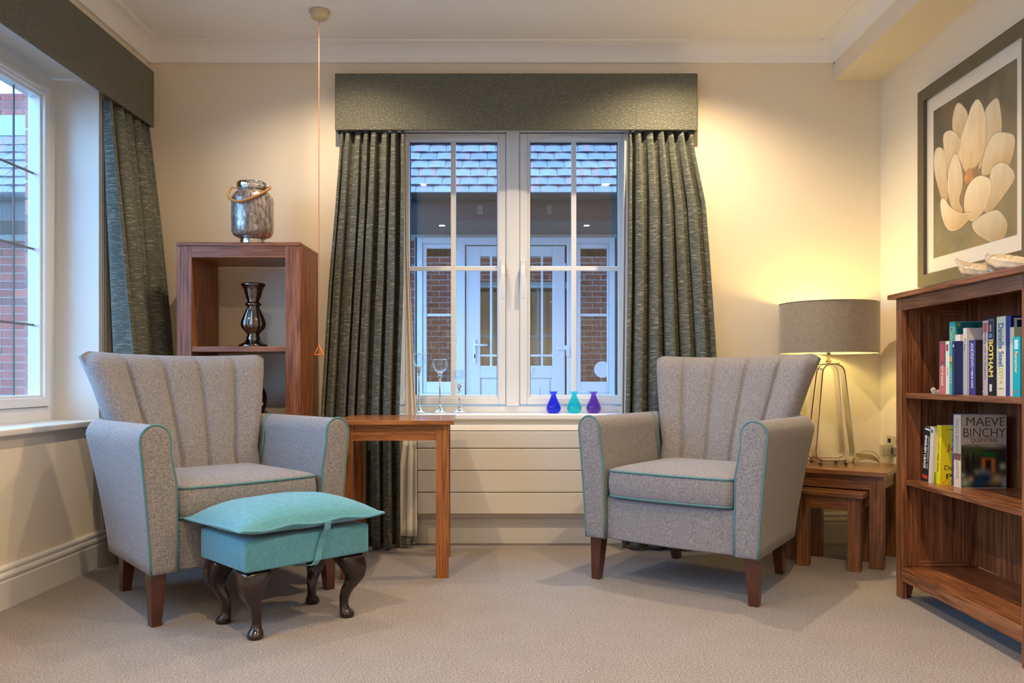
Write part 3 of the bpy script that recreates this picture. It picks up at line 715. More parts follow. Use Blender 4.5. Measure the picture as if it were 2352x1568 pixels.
tabH = [(.06, -.555, -.468, 3.80, .006), (.0, -.57, -.478, 3.785, .008)]
cpart('hem', fold_sheet(tabH, 2, 8, n=24, m=4, ztop=.056, zbot=.012), M['curtain'], cu, smooth=True, solid=.002)
cu = thing('curtain', (.7, 3.85, 0), label='grey-green slub curtain hanging right of the back window', cat='curtain')
tabR = [(1.99, .545, .845, 3.882, .018), (1.86, .545, .862, 3.875, .022), (1.63, .538, .905, 3.862, .026), (1.28, .532, .928, 3.85, .030), (.9, .52, .945, 3.82, .034), (.55, .51, .95, 3.795, .036), (0, .49, .96, 3.77, .042)]
cpart('drape', fold_sheet(tabR, 6, 12), M['curtain'], cu, smooth=True, solid=.003)
cpart('lining', fold_sheet([(1.97, .525, .56, 3.895, .002), (0, .50, .56, 3.87, .004)], 2, 5, n=20, zbot=.6), M['lining'], cu, smooth=True, solid=.002)
cu = thing('curtain', (-1.70, 3.6, 0), label='grey-green slub curtain in the left corner beside the side window', cat='curtain')
tabC = [(1.99, 3.43, 3.80, -1.748, .020), (1.5, 3.42, 3.82, -1.712, .032), (1.0, 3.40, 3.83, -1.675, .042), (.85, 3.40, 3.83, -1.665, .044), (0, 3.39, 3.84, -1.65, .046)]
cpart('drape', fold_sheet(tabC, 5, 21, axis='y'), M['curtain'], cu, smooth=True, solid=.003)
cpart('lining', fold_sheet([(1.99, 3.456, 3.50, -1.780, .001), (0, 3.456, 3.50, -1.780, .001)], 2, 4, axis='y', n=20), M['lining'], cu, smooth=True, solid=.002)

# ------------------------------------------------------------------ radiator under the back window
rd = thing('radiator', (-.01, YW-.05, 0), label='low cream flat-panel radiator beneath the back window', cat='radiator')
x0, x1 = -.458, .458
part('backing', B(x0+.01, x1-.01, -.035, .03, .16, .565), M['radiator'], rd)
for a, b in ((.156, .2555), (.2595, .3595), (.3635, .4645), (.4685, .548)):
    part('slat', B(x0, x1, -.05, -.035, a, b), M['radiator'], rd, bev=.003)
part('top_grille', MB().prism([(-.05, .5515), (-.036, .575), (.03, .575), (.03, .5515)], 'x', x0, x1), M['radiator'], rd, bev=.002)
part('bracket', B(-.3, -.26, .03, .05, .2, .5), M['radiator'], rd); part('bracket', B(.26, .3, .03, .05, .2, .5), M['radiator'], rd)

# ------------------------------------------------------------------ tall open shelf unit
su = thing('shelf_unit', (-1.229, 3.728, 0), label='tall narrow dark oak open-backed shelf unit behind the left armchair', cat='shelf unit')
w2, dp = .2745, .160; t = .067
for s in (-1, 1):
    a, b = sorted((s*w2, s*(w2-t))); part('side_panel', B(a, b, -dp, dp, 0, 1.385), WS['z'], su, bev=.002)
part('top_board', B(-w2, w2, -dp-.001, dp, 1.3855, 1.402), WS['x'], su, bev=.002)
part('top_rail', B(-w2+t, w2-t, -dp+.001, dp-.002, 1.335, 1.3845), WS['x'], su)
for z in (.9405, .52, .10): part('shelf', B(-w2+t, w2-t, -dp+.004, dp-.004, z-.024, z), WS['x'], su, bev=.0015)

# jar lantern on the unit
jl = thing('jar_lantern', (-1.197, 3.66, 1.402), label='mercury glass jar lantern with rope handle on top of the tall shelf unit', cat='lantern')
part('jar', MB().lathe([(.050, .030), (.062, .034), (.082, .042), (.0915, .060), (.0925, .09), (.0925, .20), (.090, .215), (.080, .232), (.066, .243), (.062, .250), (.062, .262)], n=48, capend=False), M['jar'], jl, smooth=True)
part('base_ring', MB().lathe([(.056, 0), (.058, .004), (.056, .009), (.057, .014), (.056, .030), (.052, .032)], n=40), M['chrome'], jl, smooth=True)
part('lid_ring', MB().lathe([(.066, .250), (.070, .252), (.070, .278), (.068, .283), (.060, .283)], n=40), M['chrome'], jl, smooth=True)
for s in (-1, 1):
    part('knob', MB().lathe([(.0, -.006), (.005, -.004), (.006, 0), (.005, .004), (0, .006)], (s*.082, -.01, .262), 12), M['chrome'], jl, smooth=True)
    part('bail_pin', MB().tube([(s*.066, -.004, .262), (s*.082, -.01, .262)], .0025, 8), M['chrome'], jl)
hp = []
for i in range(41):
    a = i/40; ang = PI*a
    x = -.085*math.cos(ang)*(1.06 if a < .5 else 1.0) - .018*math.sin(ang)
    hp.append((x, -.010-.097*math.sin(ang)**.8, .262-.085*math.sin(ang)**.85 + .018*max(0, -math.cos(ang))*math.sin(ang)))
rp_ = MB()
for k in range(3):
    tw = []
    for i in range(121):
        q = i/120*40; j = min(int(q), 39); f = q-j
        p_ = Vector(hp[j]).lerp(Vector(hp[j+1]), f); a = i*.75+k*2*PI/3
        t_ = (Vector(hp[j+1])-Vector(hp[j])).normalized(); n1 = t_.cross(Vector((0, 1, .3))).normalized(); n2 = t_.cross(n1)
        tw.append(tuple(p_+n1*.0028*math.cos(a)+n2*.0028*math.sin(a)))
    rp_.tube(tw, .0034, 6)
part('rope_handle', rp_, M['rope'], jl, smooth=True)
# dark candlestick
cs = thing('candlestick', (-1.196, 3.67, .9405), label='dark metallic fluted candlestick on the middle shelf of the tall unit', cat='candlestick')
pf = [(.063, 0), (.066, .004), (.062, .012), (.045, .020), (.036, .028), (.030, .036), (.032, .044), (.028, .050), (.026, .058)]
pf += [(.034, .070, .03), (.048, .086, .06), (.052, .102, .07), (.050, .118, .07), (.041, .145, .06), (.032, .168, .04), (.027, .182, .0)]
pf += [(.029, .187), (.037, .192), (.036, .198), (.027, .204), (.026, .212), (.033, .226), (.038, .245), (.042, .262), (.050, .276), (.055, .281), (.055, .286), (.050, .290), (.022, .286)]
part('body', MB().lathe(pf, n=56, fl=14), M['gunmetal'], cs, smooth=True)
# dark sculpture half hidden
sc = thing('sculpture', (-1.262, 3.72, .52), label='dark glossy knotted ornament on the lower shelf, half hidden by the left armchair', cat='ornament')
kn = []
for i in range(140):
    a = 2*PI*i/140; r = .062+.026*math.cos(3*a)
    kn.append((r*math.cos(2*a), .6*r*math.sin(2*a), .150+.078*math.sin(3*a)+.02*math.cos(2*a)))
part('knot', MB().tube(kn, .024, 12, True), M['gunmetal'], sc, smooth=True)
part('plinth', MB().lathe([(.055, 0), (.057, .006), (.05, .02), (.03, .034), (.026, .055)], n=28), M['gunmetal'], sc, smooth=True)

# ------------------------------------------------------------------ tables
def table(t, w, d, h, th, lg, ap, ov, WD, front=True):
    """t at centre of footprint on floor"""
    part('tabletop', B(-w/2, w/2, -d/2, d/2, h-th, h), WD['x'], t, bev=.0015)
    x, y = w/2-ov, d/2-ov
    for sx in (-1, 1):
        for sy in (-1, 1):
            a, b = sorted((sx*x, sx*(x-lg))); c, e = sorted((sy*y, sy*(y-lg)))
            part('leg', B(a, b, c, e, 0, h-th), WD['z'], t, bev=.0015)
    for sy in (-1, 1):
        c, e = sorted((sy*(y-.006), sy*(y-.026))); part('apron', B(-x+lg, x-lg, c, e, h-th-ap, h-th), WD['x'], t)
    for sx in (-1, 1):
        a, b = sorted((sx*(x-.006), sx*(x-.026))); part('apron', B(a, b, -y+lg, y-lg, h-th-ap, h-th), WD['y'], t)
tb = thing('side_table', (-.498, 3.425, 0), math.radians(3.6), 'square chestnut side table between the left armchair and the window', 'table')
table(tb, .474, .474, .632, .018, .050, .064, .022, WT)

na = math.radians(-34); cu_, su_ = math.cos(na), math.sin(na)
def nestpt(fx, fy, x, y): return (fx+x*cu_-y*su_, fy+x*su_+y*cu_, 0)
def place_nest(corner, w, d): # corner = front right top corner
    cx = -w/2; cy = d/2; return (corner[0]+cx*cu_-cy*su_, corner[1]+cx*su_+cy*cu_, 0)
c1 = place_nest((1.533, 3.325), .44, .40)
nt1 = thing('nest_table', c1, na, 'larger oak nesting table carrying the lamp in the right corner', 'table', 'nest of two oak tables')
table(nt1, .44, .40, .409, .020, .055, .060, .018, WN)
c2 = place_nest((1.4186, 3.291), .285, .30)
nt2 = thing('nest_table', c2, na, 'smaller oak nesting table tucked under the larger one', 'table', 'nest of two oak tables')
table(nt2, .285, .30, .324, .019, .050, .056, .014, WN)

# ------------------------------------------------------------------ armchairs
def armchair(loc, rz, label):
    A = thing('armchair', loc, rz, label, 'armchair', 'pair of matching tweed armchairs')
    T = M['tweed']
    ZB = .170
    def arm_prof(y, s):
        f = max(0, min(1, (y+.04)/.50))
        xob = .350-.038*f; xot = .384+.006*f; xib = .265; xit = .288
        if y > .44:
            q = min(1, (y-.44)/.13); k = 1-math.sqrt(max(0, 1-q*q)); xob -= .09*k; xot -= .10*k
        pts = [(xib, ZB), (xib+.001, .25), (xib+.003, .35), (xib+.004, .46), (xit, .56)]
        cx, rx = (xit+xot)/2, (xot-xit)/2; zc = .598; rz_ = .052
        for i in range(13):
            a = PI-PI*i/12; pts.append((cx+rx*math.cos(a), zc+rz_*math.sin(a)))
        for i in range(1, 13):
            g = 1-i/12.; pts.append((xob+(xot-xob)*g**1.25, ZB+(zc-ZB)*g))
        return [(s*px, y, z) for px, z in pts]
    ys = [-.030, -.024, .05, .15, .25, .35, .42, .45, .48, .51, .53, .55, .562, .568]
    for s in (-1, 1):
        rs = []
        p0 = arm_prof(-.03, s); c = (s*.315, -.036, .42)
        def ins(pp, k, y): return [(c[0]+(q[0]-c[0])*k, y, c[2]+(q[2]-c[2])*(1-(1-k)*.3)) for q in pp]
        rs.append(ins(p0, .70, -.040)); rs.append(ins(p0, .88, -.038)); rs.append(ins(p0, .975, -.0335))
        for y in ys: rs.append(arm_prof(y, s))
        part('arm', MB().rings(rs), T, A, smooth=True)
        pp = [(q[0], -.033, q[2]) for q in p0]
        part('piping', MB().tube(pp, .0042, 8), M['teal_pipe'], A, smooth=True, label='teal piping round the arm front')
        # teal piping where the arm meets the back
        jy = [(s*.268, .430, .46), (s*.276, .434, .52), (s*.284, .440, .575), (s*.292, .448, .622), (s*.308, .455, .642), (s*.33, .463, .6505)]
        part('piping', MB().tube(jy, .004, 8), M['teal_pipe'], A, smooth=True, label='teal piping where the arm meets the back')
    # body: front rail, rear
    def rail(u, v):
        x = -.264+.528*u; return (x, -.018-.016*math.cos(PI*(u-.5)), ZB+.165*v)
    fr_ = MB(); rs = []
    for i in range(17):
        x = -.264+.528*i/16; y = -.016-.016*math.cos(PI*(i/16-.5))
        rs.append([(x, y+.004, ZB), (x, y, ZB+.006), (x, y, ZB+.155), (x, y+.008, ZB+.165), (x, .50, ZB+.165), (x, .50, ZB)])
    part('seat_rail', fr_.rings(rs), T, A, smooth=False, bev=.004)
    # seat cushion
    def rrect(w, d0, d1, r, n=6, bow=0):
        out = []
        for cx, cy, a0 in ((w-r, d1-r, 0), (-w+r, d1-r, PI/2), (-w+r, d0+r, PI), (w-r, d0+r, 3*PI/2)):
            for i in range(n+1):
                a = a0+PI/2*i/n; out.append((cx+r*math.cos(a), cy+r*math.sin(a)))
        res = []
        for i in range(len(out)):
            p, q = out[i], out[(i+1) % len(out)]; res.append(p)
            dl = math.hypot(q[0]-p[0], q[1]-p[1])
            if dl > .06:
                for k in range(1, 8): res.append((p[0]+(q[0]-p[0])*k/8, p[1]+(q[1]-p[1])*k/8))
        return [(x, y-(bow*(1-(x/w)**2) if y < (d0+d1)/2 else 0)) for x, y in res]
    lp = rrect(.257, -.030, .455, .035, bow=.02); cy_ = .21
    def sc_(k, z, cr=0): return [(x*k, cy_+(y-cy_)*k, z+cr) for x, y in lp]
    z0, z1 = .340, .440
    rs = [sc_(.94, z0-.003), sc_(.985, z0), sc_(1.0, z0+.008), sc_(1.012, z0+.03), sc_(1.016, z0+.05), sc_(1.012, z1-.03), sc_(1.0, z1-.006), sc_(.985, z1+.003), sc_(.93, z1+.009), sc_(.80, z1+.018), sc_(.6, z1+.025), sc_(.35, z1+.029), sc_(.1, z1+.030)]
    part('seat_cushion', MB().rings(rs), T, A, smooth=True)
    part('piping', MB().tube(sc_(1.0, z1-.001), .0042, 8, True), M['teal_pipe'], A, smooth=True, label='teal piping round the top of the seat cushion')
    part('piping', MB().tube(sc_(1.0, z0+.001), .0042, 8, True), M['teal_pipe'], A, smooth=True, label='teal piping round the bottom of the seat cushion')
    # fan-shaped back with channels
    nch = 5
    def back(u, w, side):    # u -1..1, w 0..1, side -1 front, +1 rear
        z = .35+w*.545
        if w > .3: hw = .268+(.366-.268)*((w-.3)/.7)**.95
        else: hw = .268
        x = u*hw
        yf = .425+.195*max(0, w-.1)**1.25 - .045*u*u*(.4+.6*w)
        eu = max(0, (abs(u)-.84)/.16); ew = max(0, (w-.90)/.10)
        ew0 = max(0, (w-.80)/.20)
        th = .062*math.sqrt(max(0, 1-min(1, eu*eu+ew*ew)**1.3*.93))
        mid = yf+.062
        ch = 0
        if side < 0:
            q = (u*.5+.5)*nch; f_ = q-round(q); d_ = abs(f_)
            if 0 < round(q) < nch: ch = .016*math.exp(-(d_/.055)**2)
            ch += -.010*math.sin(PI*(q-math.floor(min(q, nch-1e-6))))*(1-ew)*(1-eu)
        ztop = -.016*(abs(u)**2)*0 + .012*(u*u)-.004
        return (x, mid+side*th+ch, z+ztop*w - .020*max(0, (abs(u)-.9)/.1)**2*ew0 + (0 if side < 0 else -.004))
    NU, NW = 120, 40
    mb = MB(); vs = []; idx = {}
    for si, sd in enumerate((-1, 1)):
        for i in range(NU+1):
            for j in range(NW+1):
                idx[(si, i, j)] = len(vs)
                uu = -1+2*i/NU; vs.append(back(math.sin(uu*PI/2)*.25+uu*.75, (j/NW) if j/NW < .7 else .7+.3*math.sin((j/NW-.7)/.3*PI/2), sd))
    fs = []
    for si in (0, 1):
        for i in range(NU):
            for j in range(NW): fs.append((idx[si, i, j], idx[si, i+1, j], idx[si, i+1, j+1], idx[si, i, j+1]))
    for i in range(NU): fs.append((idx[0, i, NW], idx[0, i+1, NW], idx[1, i+1, NW], idx[1, i, NW])); fs.append((idx[0, i, 0], idx[1, i, 0], idx[1, i+1, 0], idx[0, i+1, 0]))
    for j in range(NW): fs.append((idx[0, 0, j], idx[0, 0, j+1], idx[1, 0, j+1], idx[1, 0, j])); fs.append((idx[0, NU, j], idx[1, NU, j], idx[1, NU, j+1], idx[0, NU, j+1]))
    mb.add(vs, fs)
    part('backrest', mb, T, A, smooth=True)
    part('rear_panel', MB().hexa([(-.27, .50, ZB), (.27, .50, ZB), (.26, .565, ZB), (-.26, .565, ZB)], [(-.27, .50, .56), (.27, .50, .56), (.29, .60, .56), (-.29, .60, .56)]), T, A, bev=.012)
    # legs
    for sx in (-1, 1):
        f_ = MB(); x, y = sx*.317, .012; a, b = .0255, .0165
        f_.hexa([(x-b+sx*.006, y-b-.006, 0), (x+b+sx*.006, y-b-.006, 0), (x+b+sx*.006, y+b-.006, 0), (x-b+sx*.006, y+b-.006, 0)], [(x-a, y-a, ZB+.002), (x+a, y-a, ZB+.002), (x+a, y+a, ZB+.002), (x-a, y+a, ZB+.002)])
        part('leg', f_, M['leg'], A, bev=.002)
        f_ = MB(); x, y = sx*.232, .50
        f_.hexa([(x-b, y-b+.03, 0), (x+b, y-b+.03, 0), (x+b, y+b+.03, 0), (x-b, y+b+.03, 0)], [(x-a, y-a, ZB+.002), (x+a, y-a, ZB+.002), (x+a, y+a, ZB+.002), (x-a, y+a, ZB+.002)])
        part('leg', f_, M['leg'], A, bev=.002)
    return A
armchair((-.935, 2.828, 0), math.radians(45), 'grey-beige tweed armchair with teal piping on the left, behind the footstool')
armchair((.578, 3.02, 0), math.radians(-37.3), 'grey-beige tweed armchair with teal piping on the right, in front of the lamp')

# ------------------------------------------------------------------ footstool
fa = math.radians(44.5); fu = Vector((math.cos(fa), math.sin(fa), 0)); fv = Vector((-math.sin(fa), math.cos(fa), 0))
fc = Vector((-.806, 2.40, 0))+fu*.2193+fv*.1595
fs_ = thing('footstool', tuple(fc), fa, 'teal upholstered footstool with dark cabriole legs in front of the left armchair', 'footstool')
part('padded_box', B(-.2193, .2193, -.1595, .1595, .216, .312), M['teal'], fs_, smooth=True, bev=.008, seg=3)
def pillow(side, NX=40, NY=30):
    W_, D_ = .255, .193
    def fn(u, v):
        a, b = u*2-1, v*2-1
        x = a*W_*(1-.045*(1-b*b)); y = b*D_*(1-.07*(1-a*a))
        # slightly waved seam
        zs = .345+.004*math.sin(9*a+2*b)*(1 if abs(b) > .9 or abs(a) > .9 else .3)
        k = (1-abs(a)**3.2)**.62*(1-abs(b)**3.0)**.62 if abs(a) < 1 and abs(b) < 1 else 0
        z = zs+(k*.068 if side > 0 else -k*.032)
        if side < 0: z = max(z, .313)
        return (x, y, z)
    return fn
pm = MB(); pm.grid(pillow(1), 48, 36); pm.grid(pillow(-1), 48, 36)
part('cushion', pm, M['teal'], fs_, smooth=True)
ed = []; F = pillow(1)
for i in range(40): ed.append(F(i/40, 0))
for i in range(30): ed.append(F(1, i/30))
for i in range(40): ed.append(F(1-i/40, 1))
for i in range(30): ed.append(F(0, 1-i/30))
part('piping', MB().tube(ed, .0045, 8, True), M['teal'], fs_, smooth=True)
st = MB(); path = [(.045, -.190, .343), (.043, -.187, .320), (.036, -.172, .290), (.026, -.168, .250), (.018, -.170, .222), (.010, -.163, .206), (-.02, -.12, .203), (-.05, -.06, .208)]
hwid = .011
rs = [[(x-hwid, y, z), (x+hwid, y, z), (x+hwid, y+.0035, z+.001), (x-hwid, y+.0035, z+.001)] for x, y, z in path]
part('strap', st.rings(rs), M['teal'], fs_, bev=.001)
def cab(sx, sy):
    rs = []
    key = [(.2165, .030, .058, .9), (.200, .030, .056, .85), (.180, .034, .050, .8), (.155, .034, .040, .75), (.125, .026, .030, .6), (.095, .014, .0225, .4), (.065, .006, .0175, .2), (.045, .004, .0165, .1), (.030, .007, .019, 0), (.020, .013, .0275, 0), (.010, .016, .0305, 0), (.003, .015, .028, 0), (0, .012, .022, 0)]
    for z, off, r, sq in key:
        cx, cy = sx*(.1825-.030+off*.75), sy*(.130-.030+off*.75)
        if z > .12: cx = sx*(.2193-.004-r*.85+ (off-.030)*.9); cy = sy*(.1595-.004-r*.85+(off-.030)*.9)
        ring = []
        for j in range(24):
            a = 2*PI*j/24; c_, s_ = math.cos(a), math.sin(a)
            e_ = 2/(2+sq*3); ring.append((cx+r*.85*abs(c_)**e_*(1 if c_ >= 0 else -1), cy+r*.85*abs(s_)**e_*(1 if s_ >= 0 else -1), z))
        rs.append(ring)
    return MB().rings(rs)
for sx in (-1, 1):
    for sy in (-1, 1): part('leg', cab(sx, sy), M['stool_leg'], fs_, smooth=True, sub=1)

# ------------------------------------------------------------------ bookcase along the right wall (opening faces the room, -X)
bc = thing('bookcase', (1.54, 2.575, 0), 0, 'oak bookcase with three shelves against the right wall', 'bookcase')
def bb(name, x0, x1, y0, y1, z0, z1, ax, par=bc, bev=.0015):
    return part(name, B(x0-1.54, x1-1.54, y0-2.575, y1-2.575, z0, z1), WB[ax], par, bev=bev)
BY0, BY1, XF_, XBK = 2.185, 2.962, 1.398, 1.690
bb('top_board', 1.378, 1.702, BY0-.02, 2.99, 1.089, 1.107, 'y')
bb('stile', XF_, XF_+.020, BY1-.042, BY1, 0, 1.089, 'z'); bb('stile', XF_, XF_+.020, BY0, BY0+.042, 0, 1.089, 'z')
bb('top_rail', XF_+.001, XF_+.020, BY0+.042, BY1-.042, 1.045, 1.089, 'y')
bb('bottom_rail', XF_+.001, XF_+.020, BY0+.042, BY1-.042, .066, .113, 'y')
for y0, y1, yi in ((BY1-.020, BY1, -1), (BY0, BY0+.020, 1)):
    bb('side_panel', XF_+.020, XBK, y0, y1, .045, 1.089, 'z')
    yy0, yy1 = (y0-.012, y0) if yi < 0 else (y1, y1+.012)
    bb('side_stile', XF_+.020, XF_+.075, yy0, yy1, .115, 1.0885, 'z'); bb('side_stile', XBK-.062, XBK-.012, yy0, yy1, .115, 1.0885, 'z')
    bb('side_rail', XF_+.075, XBK-.062, yy0, yy1, 1.03, 1.0885, 'x'); bb('side_rail', XF_+.075, XBK-.062, yy0, yy1, .115, .135, 'x')
    f_ = MB(); 
    for xa, xb, xt in ((XF_+.020, XF_+.045, XF_+.055), (XBK-.03, XBK, XBK-.04)):
        f_.hexa([(min(xa, xb)-1.54, y0-2.575, 0), (max(xa, xb)-1.54, y0-2.575, 0), (max(xa, xb)-1.54, y1-2.575, 0), (min(xa, xb)-1.54, y1-2.575, 0)],
                [(min(xa, xt)-1.54, y0-2.575, .045), (max(xb, xt)-1.54, y0-2.575, .045), (max(xb, xt)-1.54, y1-2.575, .045), (min(xa, xt)-1.54, y1-2.575, .045)])
    part('foot', f_, WB['z'], bc)
# interior back boards
for k in range(6):
    a = BY0+.020+k*(BY1-BY0-.040)/6; bb('back_board', XBK-.012, XBK, a+.0004, a+(BY1-BY0-.040)/6-.0004, .115, 1.0885, 'z', bev=.001)
bb('bottom_shelf', XF_+.0205, XBK-.012, BY0+.020, BY1-.020, .094, .114, 'y')
bb('shelf', 1.412, XBK-.012, BY0+.033, BY1-.033, .4135, .4325, 'y'); bb('shelf', 1.412, XBK-.012, BY0+.033, BY1-.033, .727, .746, 'y')

# ---- books
def textmesh(s, w, h, bold=0):
    cu = bpy.data.curves.new('t', 'FONT'); cu.body = s; cu.size = 1; cu.offset = bold
    o = bpy.data.objects.new('t', cu); C.objects.link(o); bpy.context.view_layer.update()
    me = bpy.data.meshes.new_from_object(o.evaluated_get(bpy.context.evaluated_depsgraph_get()))
    bpy.data.objects.remove(o); bpy.data.curves.remove(cu)
    xs = [v.co.x for v in me.vertices]; ys = [v.co.y for v in me.vertices]
    x0, x1, y0, y1 = min(xs), max(xs), min(ys), max(ys)
    for v in me.vertices: v.co.x = ((v.co.x-x0)/(x1-x0)-.5)*w; v.co.y = ((v.co.y-y0)/(y1-y0)-.5)*h
    return me
inks = {}
def ink(c):
    if c not in inks: inks[c] = plain('ink', srgb(*c), .5)
    return inks[c]
def lettering(parent, s, w, h, center, right, up, col, bold=0.01, name='lettering', eps=.0006):
    me = textmesh(s, w, h, bold); r, u = Vector(right), Vector(up); n = r.cross(u)
    Mx = Matrix((r, u, n)).transposed().to_4x4(); Mx.translation = Vector(center)+n*eps
    me.transform(Mx); me.materials.append(ink(col))
    o = bpy.data.objects.new(name, me); C.objects.link(o); o.parent = parent; return o
def patch(parent, name, w, h, center, right, up, col, eps=.0004, th=.0002):
    r, u = Vector(right), Vector(up); n = r.cross(u); c = Vector(center)+n*eps
    q = [c-r*w/2-u*h/2, c+r*w/2-u*h/2, c+r*w/2+u*h/2, c-r*w/2+u*h/2]
    return part(name, MB().add([tuple(p) for p in q], [(0, 1, 2, 3)]), ink(col), parent)
PAGE = plain('paper_pages', srgb(226, 216, 190), .9)
def painted(name, fn, nx, ny, origin, right, up, w, h, parent, eps=.0004, mat=None):
    r, u = Vector(right), Vector(up); n = r.cross(u); o_ = Vector(origin)+n*eps
    I, J = np.meshgrid(np.arange(nx+1)/nx, np.arange(ny+1)/ny, indexing='ij')
    co = np.array(o_)[None, None, :]+I[..., None]*w*np.array(r)+J[..., None]*h*np.array(u)
    idx = np.arange((nx+1)*(ny+1)).reshape(nx+1, ny+1)
    f = np.stack([idx[:-1, :-1], idx[1:, :-1], idx[1:, 1:], idx[:-1, 1:]], -1).reshape(-1, 4)
    me = bpy.data.meshes.new(name); me.from_pydata(co.reshape(-1, 3).tolist(), [], f.tolist()); me.update()
    col = fn(I, J).reshape(-1, 3); col = np.where(col <= .04045, col/12.92, ((col+.055)/1.055)**2.4)
    a = me.color_attributes.new('Col', 'FLOAT_COLOR', 'POINT'); a.data.foreach_set('color', np.concatenate([col, np.ones((len(col), 1))], 1).astype(np.float32).ravel())
    me.materials.append(mat or M['print'])
    ob = bpy.data.objects.new(name, me); C.objects.link(ob); ob.parent = parent; return ob
def book(y_far, t, x, z, h, dep, col, label, hard=False, lean=0, cover=None):
    """spine towards -X at x, front cover towards -Y; local origin at the spine's far bottom edge"""
    b = thing('book', (x, y_far, z), 0, label, 'book', 'books in the oak bookcase')
    b.rotation_euler = (lean, 0, 0)
    cm = ink(col); e = .0015; c = cover and ink(cover) or cm
    mb = MB(); mb.box(0, dep, -t, -t+e, 0, h)
    part('front_cover', mb, c, b); part('back_cover', B(0, dep, -e, 0, 0, h), cm, b)
    part('spine', B(-.0005, e, -t+e*.0, -e*.0, 0, h), cm, b, bev=.0006)
    part('pages', B(e, dep-(.004 if hard else .0008), -t+e, -e, .003 if hard else .0005, h-(.003 if hard else .0005)), PAGE, b)
    return b
DN, OUT = (0, 0, -1), (0, -1, 0)       # spine text: reads downwards, glyph tops towards -Y
def spine(b, s, t, zc, w, h, col, bold=.01, dy=0): lettering(b, s, w, h, (-.0005, -t/2+dy, zc), DN, OUT, col, bold)
def cover(b, s, t, xc, zc, w, h, col, bold=.01): lettering(b, s, w, h, (xc, -t, zc), (1, 0, 0), (0, 0, 1), col, bold)
S1, S2 = .746, .4325
b = book(2.731, .040, 1.436, S1, .178, .11, (196, 106, 96), 'pink and grey paperback, first on the upper shelf')
patch(b, 'spine_panel', .036, .085, (-.0005, -.02, .135), (0, -1, 0), (0, 0, 1), (96, 90, 94)); patch(b, 'spine_panel', .017, .075, (-.0007, -.020, .135), (0, -1, 0), (0, 0, 1), (200, 60, 78))
spine(b, 'FLIGHT OF EAGLES', .040, .068, .078, .013, (240, 232, 222), .02)
b = book(2.690, .022, 1.436, S1, .177, .11, (226, 220, 208), 'thin white paperback with a small red mark, second on the upper shelf')
spine(b, 'Judy', .022, .075, .03, .010, (150, 120, 90)); patch(b, 'spine_panel', .012, .022, (-.0005, -.010, .155), (0, -1, 0), (0, 0, 1), (170, 50, 50))
b = book(2.668, .036, 1.436, S1, .239, .16, (60, 160, 160), 'tall teal book with painted flowers between white and navy books', True)
spine(b, 'Maeve', .036, .195, .05, .016, (190, 180, 90)); spine(b, 'HEART', .036, .06, .05, .014, (150, 210, 150), dy=.008)
patch(b, 'spine_panel', .014, .02, (-.0005, -.010, .115), (0, -1, 0), (0, 0, 1), (220, 160, 70)); patch(b, 'spine_panel', .016, .03, (-.0005, -.010, .092), (0, -1, 0), (0, 0, 1), (70, 170, 90))
def garden(I, J):
    c = np.zeros(I.shape+(3,)); c[:] = (.10, .40, .42)
    rng = np.random.RandomState(4)
    for k in range(60):
        x, y, r = rng.rand(), .3+.7*rng.rand(), .02+.05*rng.rand(); colr = [(.35, .45, .15), (.75, .72, .25), (.1, .3, .2), (.55, .5, .25), (.08, .25, .3)][k % 5]
        m_ = np.exp(-(((I-x)/r)**2+((J-y)/(r*.8))**2)*1.2)[..., None]; c = c*(1-m_)+np.array(colr)*m_
    return c
painted('cover_picture', garden, 60, 90, (.004, -.036, .003), (1, 0, 0), (0, 0, 1), .152, .233, b)
b = book(2.632, .030, 1.436, S1, .195, .12, (228, 214, 196), 'small cream and red book showing above the navy one'); patch(b, 'cover_panel', .10, .19, (.068, -.030, .097), (1, 0, 0), (0, 0, 1), (130, 30, 36))
b = book(2.602, .015, 1.410, S1, .173, .13, (30, 42, 92), 'plain dark navy book standing forward on the upper shelf'); patch(b, 'spine_panel', .006, .008, (-.0005, -.008, .158), (0, -1, 0), (0, 0, 1), (210, 210, 225))
b = book(2.587, .023, 1.4365, S1, .214, .14, (206, 200, 192), 'pale grey book with black printed cover, behind the purple paperback', True)
spine(b, 'FULL', .023, .16, .04, .010, (110, 110, 116)); cover(b, 'LIFE', .023, .075, .197, .055, .012, (30, 28, 30), .02); patch(b, 'cover_panel', .095, .15, (.072, -.023, .10), (1, 0, 0), (0, 0, 1), (36, 30, 32))
b = book(2.564, .036, 1.443, S1, .174, .11, (62, 58, 126), 'purple paperback with silver lettering and a moonlit dark cover', cover=(30, 24, 28))
spine(b, 'ANDREWS', .036, .128, .075, .018, (190, 195, 215), .03); spine(b, 'IF THERE BE THORNS', .036, .055, .066, .012, (228, 226, 232), .02)
def moon(I, J):
    c = np.zeros(I.shape+(3,)); c[:] = (.11, .08, .09); m_ = np.exp(-(((I-.45)/.22)**2+((J-.48)/.13)**2))[..., None]; c = c*(1-m_)+np.array((.35, .55, .66))*m_
    m_ = np.exp(-(((I-.62)/.10)**2+((J-.5)/.05)**2))[..., None]; return c*(1-m_)+np.array((.05, .05, .10))*m_
painted('cover_picture', moon, 30, 40, (.003, -.036, .003), (1, 0, 0), (0, 0, 1), .104, .168, b)
cover(b, 'A', .036, .030, .130, .016, .030, (205, 190, 170)); cover(b, 'BY THE', .036, .035, .012, .03, .005, (190, 180, 170))
b = book(2.528, .027, 1.4655, S1, .233, .15, (214, 190, 182), 'tall pinkish white book left of the black book with gold lettering')
